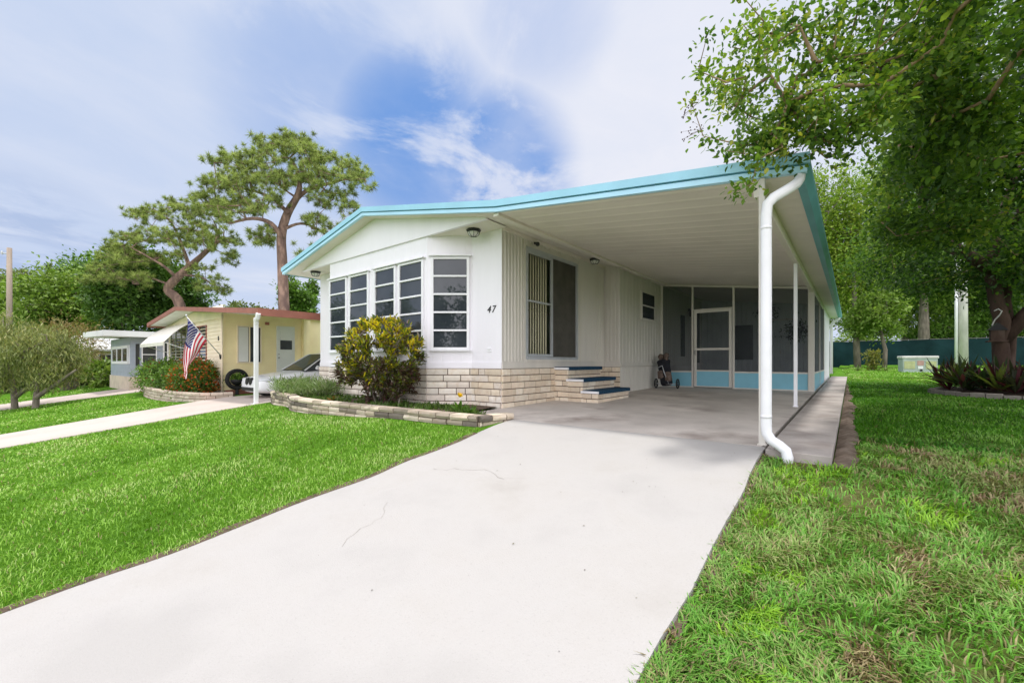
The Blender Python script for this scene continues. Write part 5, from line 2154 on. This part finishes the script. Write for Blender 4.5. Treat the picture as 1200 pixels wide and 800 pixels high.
# ------------------------------------------------------------------ background trees
def bg_tree(name, label, px, py, rx, ry, D, pal, L=.26, W=None, clumps=80, per=110, group=None, bark='greybark', seed=1, shell=.35, spread=.13, tr=.2, kind='rhomb', droop=.1, depth=.8, base_px=None, lobes=5):
    rng = random.Random(seed)
    c = at(px, py, D)
    k = D / 495.
    rw, rh = rx * k, ry * k
    b = on_ground(base_px or px, D)
    # uneven crown from several lobes
    cl = []
    for q in range(lobes):
        f = rng.uniform(.45, .75)
        u, v, w = rng.uniform(-1, 1) * (1 - f), rng.uniform(-1, 1) * (1 - f), rng.uniform(-1, 1) * (1 - f)
        cc_ = c + Vector((RT[0] * u * rw + FW[0] * w * rw * depth, RT[1] * u * rw + FW[1] * w * rw * depth, v * rh))
        cl.append(ellipsoid_pts(clumps // lobes, cc_, (rw * f, rw * f, rh * f), shell))
    cl = np.vstack(cl)
    cl[:, 2] = np.maximum(cl[:, 2], b.z + .25)
    ch = c - b
    tp = [((0, 0, -.2), (ch.x * .15 + rng.uniform(-.1, .1), ch.y * .15, ch.z * .35), (ch.x * .5, ch.y * .5, ch.z * .65), (ch.x, ch.y, ch.z * 1.05))]
    trunks = [(list(p), [tr, tr * .8, tr * .6, tr * .25]) for p in tp]
    return make_tree(name, label, tuple(b), trunks, cl - np.array(b), per, min(rw, rh) * spread, L, W or L * .55, pal, bark, group, kind, droop, rtip=.016, tn=7)


T = bg_tree
LG = 'trees behind the grey and cream homes'
T('broadleaf_tree', 'dense dark green tree rising behind the grey home roof', 160, 340, 52, 56, 33, GREEN_DEEP, .28, clumps=200, per=120, group=LG, seed=2)
T('broadleaf_tree', 'dark green rounded tree between the leaning pine and the cream roof', 208, 352, 36, 44, 35, GREEN_DEEP, .28, clumps=120, per=110, group=LG, seed=3)
T('broadleaf_tree', 'mid green tree left of the dense dark tree and behind the stair cottage', 112, 350, 42, 56, 38, GREEN_MID, .3, clumps=140, per=120, group=LG, seed=4)
T('broadleaf_tree', 'bright light green tree behind the olive trees near the utility pole', 62, 362, 44, 46, 34, GREEN_LIGHT, .26, clumps=130, per=110, group=LG, seed=5)
T('broadleaf_tree', 'thin pale treetop above the light green tree near the left edge', 32, 338, 40, 24, 60, GREEN_OLIVE, .4, clumps=60, per=50, group=LG, seed=6, shell=.5)
T('broadleaf_tree', 'small feathery treetop standing clear of the left tree line', 66, 322, 10, 14, 52, GREEN_OLIVE, .35, clumps=20, per=45, group=LG, seed=7)
T('broadleaf_tree', 'light green tree cut by the left edge behind the utility pole', 2, 372, 34, 40, 36, GREEN_LIGHT, .28, clumps=90, per=100, group=LG, seed=8)
T('broadleaf_tree', 'green tree seen between the cream roof and the white home', 352, 352, 26, 28, 42, GREEN_MID, .3, clumps=60, per=90, group=LG, seed=9)
T('conifer_tree', 'pointed dark conifer tip showing above the cream roof beside the white home', 364, 345, 9, 22, 48, GREEN_DEEP, .25, clumps=34, per=70, group=LG, seed=10, lobes=2)
T('broadleaf_tree', 'low distant green tree behind the middle of the cream roof', 285, 372, 40, 16, 60, GREEN_OLIVE, .4, clumps=60, per=60, group=LG, seed=11)

AC = 'trees across the street, mirrored in the bay windows'
for i, (x, y, rx, rz, h) in enumerate(((-39, -30, 3.0, 3.6, 5.0), (-46, -32, 3.0, 5.5, 9.0), (-52, -30, 2.6, 4.6, 7.4), (-59, -31, 3.6, 5.5, 9.4), (15, -33, 2.6, 4.4, 7.2), (21, -34, 2.4, 5.0, 8.2))):
    cl = np.vstack([ellipsoid_pts(22, (random.uniform(-.4, .4) * rx, random.uniform(-.4, .4) * rx, h + random.uniform(-.4, .4) * rz), (rx * .6, rx * .6, rz * .6), .4) for _ in range(4)])
    make_tree('broadleaf_tree', ['dark tree across the street mirrored in the outer bay panes', 'tall dark tree across the street mirrored in the bay panes', 'rounded tree across the street mirrored in the bay panes',
              'wide tree across the street far to the left', 'tree across the street mirrored in the angled bay window', 'small tree across the street mirrored low in the angled bay window'][i],
              (x, y, g(x, y)), [([(0, 0, -.2), (.1, 0, h * .4), (0, .1, h)], [.3, .22, .1])], cl, 110, .55, .34, .2, GREEN_DEEP, 'greybark', AC)

# olive weeping trees on the left lawn
OL = brighten([(.040, .048, .016), (.070, .084, .028), (.11, .118, .04), (.16, .145, .06)], 3.0)


def weeping(label, x, y, rx, h, seed, pal, lean):
    zg = g(x, y)
    rng = np.random.default_rng(seed)
    t = thing('olive_tree', label, 'tree', (x, y, zg), 'small olive-green trees on the left lawn')
    c = np.array((x + lean[0], y + lean[1], zg + h * .60))
    cl = c + rand_dir(75) * (rng.random((75, 1)) ** .4) * np.array([rx, rx, h * .38])
    tr = [([(x, y, zg - .1), (x + lean[0] * .1, y + lean[1] * .1, zg + h * .18), (x + lean[0] * .4, y + lean[1] * .4, zg + h * .38), (x + lean[0], y + lean[1], zg + h * .65)], [.11, .09, .07, .04]),
          ([(x, y, zg + h * .12), (x + .4, y + .5, zg + h * .28), (x + .8, y + 1.0, zg + h * .45)], [.10, .07, .04])]
    br, dirs = grow(tr, cl, .012, .5, .15, .4)
    mb = MB()
    for p, r in tr + br:
        mb.tube(p, r, 6, cap=False)
    mb.build('trunk', M['greybark'], t, smooth=True)
    per = 105
    n = len(cl) * per
    base = np.repeat(cl, per, axis=0) + RNG.normal(size=(n, 3)) * np.array([.24, .24, .2])
    d = rand_dir(n) * .55 + np.array([0, 0, -.75])
    cols = ramp(np.clip(np.repeat(RNG.normal(size=len(cl)) * .2, per) + RNG.normal(size=n) * .15 + .5, 0, 1), pal)
    V, F, k, C = leaf_arrays(base, d, rand_dir(n), .20, .030, cols, 'rhomb')
    mesh_np('crown', V, F, k, C, M['leaf'], t)


weeping('olive-green weeping tree with dark trunk at the left edge of the lawn', -20.5, -4.95, 1.35, 3.7, 21, OL, (-.3, -.3))
weeping('olive-green weeping tree forked near the ground, right of the edge tree', -18.95, -4.5, 1.05, 3.2, 22, OL, (-.2, .3))
BRN = brighten([(.06, .05, .022), (.10, .085, .032), (.17, .12, .055), (.22, .15, .08)], 2.2)
bush('shrub', 'brownish feathery shrub behind the forked olive tree', tuple(at(80, 412, 24)), (1.3, 1.4, 1.5), 6000, .17, .035, BRN, clumps=70)
bush('shrub', 'dark olive shrub below the stair cottage', tuple(at(104, 442, 27)), (1.1, 1.0, .75), 2600, .16, .07, [(.02, .04, .01), (.04, .075, .015), (.07, .115, .02)], clumps=50)
bush('shrub', 'bright green leafy shrub against the grey home corner', tuple(at(123, 440, 24)), (.55, .7, .75), 1600, .22, .09, GREEN_LIGHT, clumps=36)
bush('shrub', 'tall dull green shrub behind the left olive tree', tuple(at(20, 432, 27)), (2.0, 2.0, 1.3), 4200, .2, .08, GREEN_OLIVE, clumps=60)
bush('shrub', 'deep green hedge-like shrub left of the brownish shrub', tuple(at(52, 440, 28)), (1.8, 1.6, 1.0), 3600, .2, .09, GREEN_MID, clumps=60)

# trees beyond the green fence
RG = 'trees beyond the green fence'
YG = [(.10, .18, .022), (.20, .32, .035), (.32, .44, .06), (.46, .52, .10)]
T('broadleaf_tree', 'sunlit yellow-green tree right behind the end of the white home', 996, 282, 50, 92, 27, YG, .17, clumps=210, per=150, group=RG, seed=31, base_px=1005)
T('broadleaf_tree', 'bushy green tree with dark trunk standing in front of the green fence', 1030, 372, 30, 34, 26, GREEN_LIGHT, .2, clumps=80, per=110, seed=32, base_px=1036, tr=.14)
T('broadleaf_tree', 'large tree with thick grey trunk beyond the fence, left of the concrete pole', 1082, 300, 62, 76, 44, GREEN_MID, .28, clumps=180, per=110, group=RG, seed=33, tr=.55)
T('broadleaf_tree', 'dark green tree beyond the fence, right of the concrete pole', 1165, 325, 52, 66, 46, GREEN_DEEP, .3, clumps=150, per=110, group=RG, seed=34, tr=.35)
T('broadleaf_tree', 'mid green tree beyond the fence behind the trunk of the right tree', 1225, 290, 56, 90, 42, GREEN_MID, .3, clumps=140, per=110, group=RG, seed=35, tr=.35)
T('broadleaf_tree', 'pale green tall tree far beyond the fence, directly above the utility box', 1060, 235, 70, 80, 62, GREEN_LIGHT, .36, clumps=150, per=100, group=RG, seed=36, tr=.4)
T('broadleaf_tree', 'low dark tree filling the gap over the fence between the two far trunks', 1125, 368, 46, 30, 50, GREEN_DEEP, .3, clumps=80, per=90, group=RG, seed=37, tr=.2)
T('broadleaf_tree', 'round green tree far behind the end of the carport roof', 955, 330, 40, 60, 60, GREEN_MID, .36, clumps=80, per=90, group=RG, seed=38, tr=.3)
T('broadleaf_tree', 'sunlit light green tree filling the view under the right crown, left of the bushy tree', 1010, 330, 44, 62, 38, YG, .24, clumps=150, per=120, group=RG, seed=41, tr=.3)
T('broadleaf_tree', 'wide mid green tree beyond the fence directly behind the bushy tree', 1060, 350, 56, 46, 48, GREEN_LIGHT, .3, clumps=150, per=110, group=RG, seed=42, tr=.3)
T('broadleaf_tree', 'tall green tree far beyond the fence behind the concrete pole', 1130, 255, 72, 90, 66, GREEN_MID, .38, clumps=170, per=110, group=RG, seed=43, tr=.4)
T('broadleaf_tree', 'light green tree beyond the fence at the right edge, low crown', 1195, 360, 46, 40, 52, GREEN_LIGHT, .3, clumps=110, per=100, group=RG, seed=44, tr=.3)
T('broadleaf_tree', 'low wide green tree along the fence top between the bushy tree and the concrete pole', 1096, 384, 52, 22, 48, GREEN_MID, .28, clumps=90, per=100, group=RG, seed=45, tr=.2)
T('broadleaf_tree', 'low wide dark tree along the fence top right of the concrete pole', 1172, 382, 56, 26, 50, GREEN_DEEP, .28, clumps=100, per=100, group=RG, seed=46, tr=.2)
bush('shrub', 'low green shrub leaning on the green fence near the bushy tree', tuple(at(1008, 408, 33)), (1.6, .9, 1.2), 2400, .22, .1, GREEN_LIGHT, clumps=40)
sx, sy = 5.62, 23.2
sp_ = thing('sapling', 'thin yellow-green sapling on the back lawn left of the utility box', 'plant', (sx, sy, g(sx, sy)))
mb = MB()
mb.tube([(sx, sy, g(sx, sy)), (sx + .03, sy, .9), (sx, sy, 1.3)], [.03, .02, .008], 6)
mb.build('stem', M['greybark'], sp_)
base = np.array([(sx, sy, .0)] * 420) + RNG.normal(size=(420, 3)) * np.array([.17, .17, 0]) + np.stack([np.zeros(420), np.zeros(420), .45 + RNG.random(420) * .95], axis=1)
V, F, k, C = leaf_arrays(base, rand_dir(420), rand_dir(420), .17, .07, ramp(RNG.random(420), [(.09, .13, .02), (.25, .25, .05), (.34, .30, .07)]), 'rhomb')
mesh_np('foliage', V, F, k, C, M['leaf'], sp_)
for i, (x, y) in enumerate(((5.0, 22.3), (6.1, 22.8))):
    t = thing('strap_leaf_plant', ['pale strap-leaved plant on the lawn left of the sapling', 'small strap-leaved plant between the sapling and the utility box'][i], 'plant', (x, y, g(x, y)))
    mb = MB()
    strap_plant(mb, (x, y, g(x, y)), 16, .5, .05, 1.1, [(.16, .22, .05), (.10, .16, .03)], rr, .5)
    mb.build('leaves', M['leaf'], t)

# ------------------------------------------------------------------ grass blades
def grass():
    n = 500000
    ang = (RNG.random(n) - .5) * R(166)
    r = np.exp(np.log(1.5) + RNG.random(n) * (np.log(34) - np.log(1.5)))
    a = YAW + ang                                     # angle from +y towards -x
    x = CAM[0] - np.sin(a) * r
    y = CAM[1] + np.cos(a) * r
    plx = [p[0] for p in PL[6:]] + [.9]
    ply = [p[1] for p in PL[6:]] + [-1.46]
    jl = RNG.random(n) * .03
    el = np.array([drive_edge(v)[0] for v in y])
    er_ = np.array([drive_edge(v)[1] for v in y])
    pl = np.interp(x, plx, ply)
    wv_ = np.array([4.80 + .09 * mnoise.noise((float(v) * .9, 0, 3)) + .06 * mnoise.noise((float(v) * 3.3, 5, 3)) for v in y]) - np.maximum(0, (y - 4) * .02)
    near = -7.05 + (y + 1.6) * .26
    left = (x < el - jl + .025) & (x > near + .02 + jl) & (y < pl - .10) & (y > -9)
    left &= ~((x < -6.7) & (y > -1.35))
    far = (x < -10.4 + y * .09) & (x > -19.0 + (np.minimum(y, -1) + 1) * .5) & (y < -2.1) & (y > -9)
    vfar = (x < -24) & (x > -40) & (y < -1.9) & (y > -9)
    right = (((x > er_ + jl - .005) & (y < -1.12 - jl)) | ((x > wv_ - .03 + 2.2 * jl) & (y >= -1.12 - jl))) & (y < 34) & (y > -9) & (x < 40)
    right &= np.hypot(x - 7.45, y - 8.15) > 1.34
    keep = left | far | right | vfar
    # thin out on bare spots at the right
    nz = np.array([mnoise.noise((float(a_) * .75, float(b_) * .75, 2.)) for a_, b_ in zip(x, y)])
    nz2 = np.array([mnoise.noise((float(a_) * 2.6, float(b_) * 2.6, 9.)) for a_, b_ in zip(x, y)])
    bare = right & (y < 1.0) & (nz + .5 * nz2 > .30) & (RNG.random(n) < .72)
    keep &= ~bare
    x, y, r, left, right, nz, nz2 = x[keep], y[keep], r[keep], left[keep], right[keep], nz[keep], nz2[keep]
    n = len(x)
    z = np.array([g(float(a_), float(b_)) for a_, b_ in zip(x, y)])
    rough = right & (y < .5)
    L = np.where(rough, .054, .034) * (.55 + .8 * RNG.random(n)) * (1 + np.minimum(r, 20) * .018)
    W = np.where(rough, .0072, .0046) * np.maximum(1, r / 3.6)
    lay = np.where(rough, 1.25, 1.05)
    d0 = rand_dir(n)
    d0[:, 2] = 0
    d0 = unit(d0)
    ca = np.array([mnoise.noise((float(a_) * 3.2, float(b_) * 3.2, 21.)) for a_, b_ in zip(x, y)]) * 7.0
    d0 = unit(d0 + np.where(rough, .9, .35)[:, None] * np.stack([np.cos(ca), np.sin(ca), np.zeros(n)], axis=1))
    pn = np.array([mnoise.noise((float(a_) * 1.9, float(b_) * 1.9, 33.)) + .45 * mnoise.noise((float(a_) * 5.5, float(b_) * 5.5, 35.)) for a_, b_ in zip(x, y)])
    lean = lay * (.3 + .9 * RNG.random(n))
    w = np.stack([-d0[:, 1], d0[:, 0], np.zeros(n)], axis=1)
    tw = rand_dir(n) * .4
    w = unit(w + tw)
    P0 = np.stack([x, y, z], axis=1)
    up = np.array([0, 0, 1.0])
    P1 = P0 + up * (L * .55)[:, None] + d0 * (L * .25 * lean)[:, None]
    P2 = P0 + up * (L * (.98 - .28 * lean))[:, None] + d0 * (L * .85 * lean)[:, None]
    hw = (W * .5)[:, None]
    V = np.stack([P0 - w * hw, P0 + w * hw, P1 + w * hw * .9, P1 - w * hw * .9, P2 + w * hw * .15, P2 - w * hw * .15], axis=1).reshape(-1, 3)
    q = np.arange(n)[:, None] * 6
    F = np.concatenate([q + np.array([0, 1, 2, 3]), q + np.array([3, 2, 4, 5])], axis=0)
    stripe = .10 * np.sin((x * .8 + y * .6) * 5.5) * (~right)
    t = np.clip(.5 + nz * .75 + nz2 * .45 + stripe + RNG.normal(size=n) * .24, 0, 1)
    cl_ = ramp(t, [(.12, .27, .018), (.20, .41, .035), (.31, .54, .075), (.50, .62, .23)])
    cr_ = ramp(t, [(.44, .42, .20), (.32, .45, .13), (.21, .43, .07), (.14, .34, .055), (.20, .48, .05)])
    cols = np.where(rough[:, None], cr_, cl_)
    dry = RNG.random(n) < np.where(rough, .14, .04)
    cols[dry] = np.array([.36, .29, .15]) * (.6 + .6 * RNG.random(dry.sum()))[:, None]
    pb_ = rough & (pn > .36) & (RNG.random(n) < .66)
    cols[pb_] = ramp(RNG.random(pb_.sum()), [(.26, .17, .10), (.40, .29, .18), (.52, .43, .24)])
    pg_ = rough & (pn < -.34) & (RNG.random(n) < .75)
    cols[pg_] = ramp(RNG.random(pg_.sum()), [(.20, .42, .03), (.34, .58, .05)])
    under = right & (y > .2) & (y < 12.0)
    cols[under] *= np.array([.44, .62, .35])  # tree shade painted into the blade colours too
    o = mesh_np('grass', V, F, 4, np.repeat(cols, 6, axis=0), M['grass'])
    o['kind'] = 'stuff'


grass()

# dry leaves and grit lying on the drive
n_ = 90
lx, lyy = 1.25 + RNG.random(n_) * 2.8, -1.1 - RNG.random(n_) ** 1.3 * 3.6
lz = np.array([zdrive(0, float(v)) for v in lyy]) + .021
lc = np.stack([lx, lyy, lz], axis=1)
ld = rand_dir(n_)
ld[:, 2] *= .08
sz = .004 + .016 * RNG.random(n_) ** 3
V, F, k, C = leaf_arrays(lc, ld, np.tile([0, 0, 1.0], (n_, 1)) + rand_dir(n_) * .15, sz, sz * .5, ramp(RNG.random(n_), [(.05, .035, .025), (.14, .10, .06), (.20, .19, .08)]), 'oval')
mesh_np('leaf_litter', V, F, k, C, M['leaf'])['kind'] = 'stuff'

# ------------------------------------------------------------------ light and sky
SUN = Vector((.07, .05, 1.0)).normalized()
sl = bpy.data.lights.new('sun', 'SUN')
sl.energy = 3.05
sl.angle = R(4)
sl.color = (1, .97, .925)
so = bpy.data.objects.new('sun', sl)
COL.objects.link(so)
so.rotation_euler = SUN.to_track_quat('Z', 'Y').to_euler()

wd = bpy.data.worlds.new('World')
scn.world = wd
wd.use_nodes = True
nt = wd.node_tree
nt.nodes.clear()
wo = nt.nodes.new('ShaderNodeOutputWorld')
bg = nt.nodes.new('ShaderNodeBackground')
bg.inputs['Strength'].default_value = .1
nt.links.new(bg.outputs[0], wo.inputs[0])
sky = nt.nodes.new('ShaderNodeTexSky')
sky.sky_type = 'NISHITA'
sky.sun_disc = False
sky.sun_elevation = math.asin(SUN.z)
sky.sun_rotation = math.atan2(SUN.x, SUN.y)
sky.air_density = 1.2
sky.dust_density = .6
tc = nt.nodes.new('ShaderNodeTexCoord')
dirv = tc.outputs['Generated']


def vm(op, *ins):
    n = nt.nodes.new('ShaderNodeVectorMath')
    n.operation = op
    for i, v in enumerate(ins):
        if hasattr(v, 'links'):
            nt.links.new(v, n.inputs[i])
        else:
            n.inputs[i].default_value = v
    return n


def fm(op, a, b=None, clamp=False):
    n = nt.nodes.new('ShaderNodeMath')
    n.operation = op
    n.use_clamp = clamp
    for i, v in enumerate((a, b)):
        if v is None:
            continue
        if hasattr(v, 'links'):
            nt.links.new(v, n.inputs[i])
        else:
            n.inputs[i].default_value = v
    return n.outputs[0]


def mrange(v, a, b, c=0., d=1., smooth=True):
    n = nt.nodes.new('ShaderNodeMapRange')
    n.interpolation_type = 'SMOOTHSTEP' if smooth else 'LINEAR'
    nt.links.new(v, n.inputs[0])
    for i, q in enumerate((a, b, c, d)):
        n.inputs[i + 1].default_value = q
    return n.outputs[0]


sep = nt.nodes.new('ShaderNodeSeparateXYZ')
nt.links.new(dirv, sep.inputs[0])
zz = fm('MAXIMUM', fm('ADD', sep.outputs[2], .12), .05)
pl_ = nt.nodes.new('ShaderNodeCombineXYZ')
nt.links.new(fm('DIVIDE', sep.outputs[0], zz), pl_.inputs[0])
nt.links.new(fm('DIVIDE', sep.outputs[1], zz), pl_.inputs[1])


def sky_noise(scale, detail, rough, rot=0., stretch=(1, 1, 1), dist=0., off=(0, 0, 0)):
    mp = nt.nodes.new('ShaderNodeMapping')
    mp.inputs['Rotation'].default_value = (0, 0, rot)
    mp.inputs['Scale'].default_value = stretch
    mp.inputs['Location'].default_value = off
    nt.links.new(pl_.outputs[0], mp.inputs[0])
    n = nt.nodes.new('ShaderNodeTexNoise')
    n.inputs['Scale'].default_value = scale
    n.inputs['Detail'].default_value = detail
    n.inputs['Roughness'].default_value = rough
    n.inputs['Distortion'].default_value = dist
    nt.links.new(mp.outputs[0], n.inputs['Vector'])
    return n.outputs['Fac']


n1 = sky_noise(.7, 9, .58, R(40), (1, .7, 1), .5)
n2 = sky_noise(2.2, 11, .62, R(30), (1, .8, 1), .5, (3.1, 1.7, 0))
n3 = sky_noise(.35, 4, .5, R(10), (1, 1, 1), 0, (7, 2, 0))


def blob(px, py, r0, r1):
    """soft round mask about the sky direction that lies over this part of the scene"""
    v = (at(px, py, 100.) - Vector(CAM)).normalized()
    d = vm('DOT_PRODUCT', dirv, tuple(v)).outputs['Value']
    return mrange(d, math.cos(R(r1)), math.cos(R(r0)))


hole = fm('MAXIMUM', fm('MAXIMUM', fm('MULTIPLY', blob(585, 195, 2, 11), 1.1), fm('MULTIPLY', blob(490, 165, 2, 13), .85)), fm('MULTIPLY', blob(400, 120, 1, 15), .38))
hole = fm('MAXIMUM', hole, fm('MULTIPLY', blob(635, 20, 1, 9), .35))
low = fm('MAXIMUM', blob(25, 290, 1, 8), blob(95, 315, 1, 7))
wisp = fm('MULTIPLY', mrange(n2, .47, .64), .8)
clear = fm('MULTIPLY', hole, fm('SUBTRACT', 1.05, wisp), clamp=True)
clear = fm('MULTIPLY', clear, mrange(n1, .72, .40, .55, 1.), clamp=True)


def cmix(a, b, f):
    n = nt.nodes.new('ShaderNodeMix')
    n.data_type = 'RGBA'
    for sock, v in ((n.inputs[6], a), (n.inputs[7], b), (n.inputs[0], f)):
        if hasattr(v, 'links'):
            nt.links.new(v, sock)
        elif isinstance(v, tuple):
            sock.default_value = (*v, 1)
        else:
            sock.default_value = v
    return n.outputs[2]


bright = blob(820, 120, 3, 42)
tone = fm('ADD', fm('MULTIPLY', mrange(n1, .36, .64), .45), fm('ADD', fm('MULTIPLY', mrange(n2, .35, .7), .22), fm('MULTIPLY', bright, .40)), clamp=True)
cloud = cmix((5.7, 6.7, 8.8), (8.3, 8.5, 9.4), tone)
up_ = mrange(sep.outputs[2], .62, .95)
cloud = cmix(cloud, (9.2, 9.3, 9.6), up_)
behind = vm('DOT_PRODUCT', dirv, (-FW[0], -FW[1], .25)).outputs['Value']
cloud = cmix(cloud, (21.5, 21.3, 22.8), mrange(behind, -.05, .65))  # added brightness in the unseen sky behind the camera, lights the front walls
cloud = cmix(cloud, (3.8, 5.0, 7.6), fm('MULTIPLY', fm('MULTIPLY', low, .75), mrange(n2, .36, .58)))
blue = cmix(sky.outputs[0], (1.05, 3.1, 7.9), .85)
skyc = cmix(cloud, blue, clear)
nt.links.new(skyc, bg.inputs['Color'])
scn.render.engine = 'CYCLES'
scn.cycles.max_bounces = 8
scn.cycles.transparent_max_bounces = 16
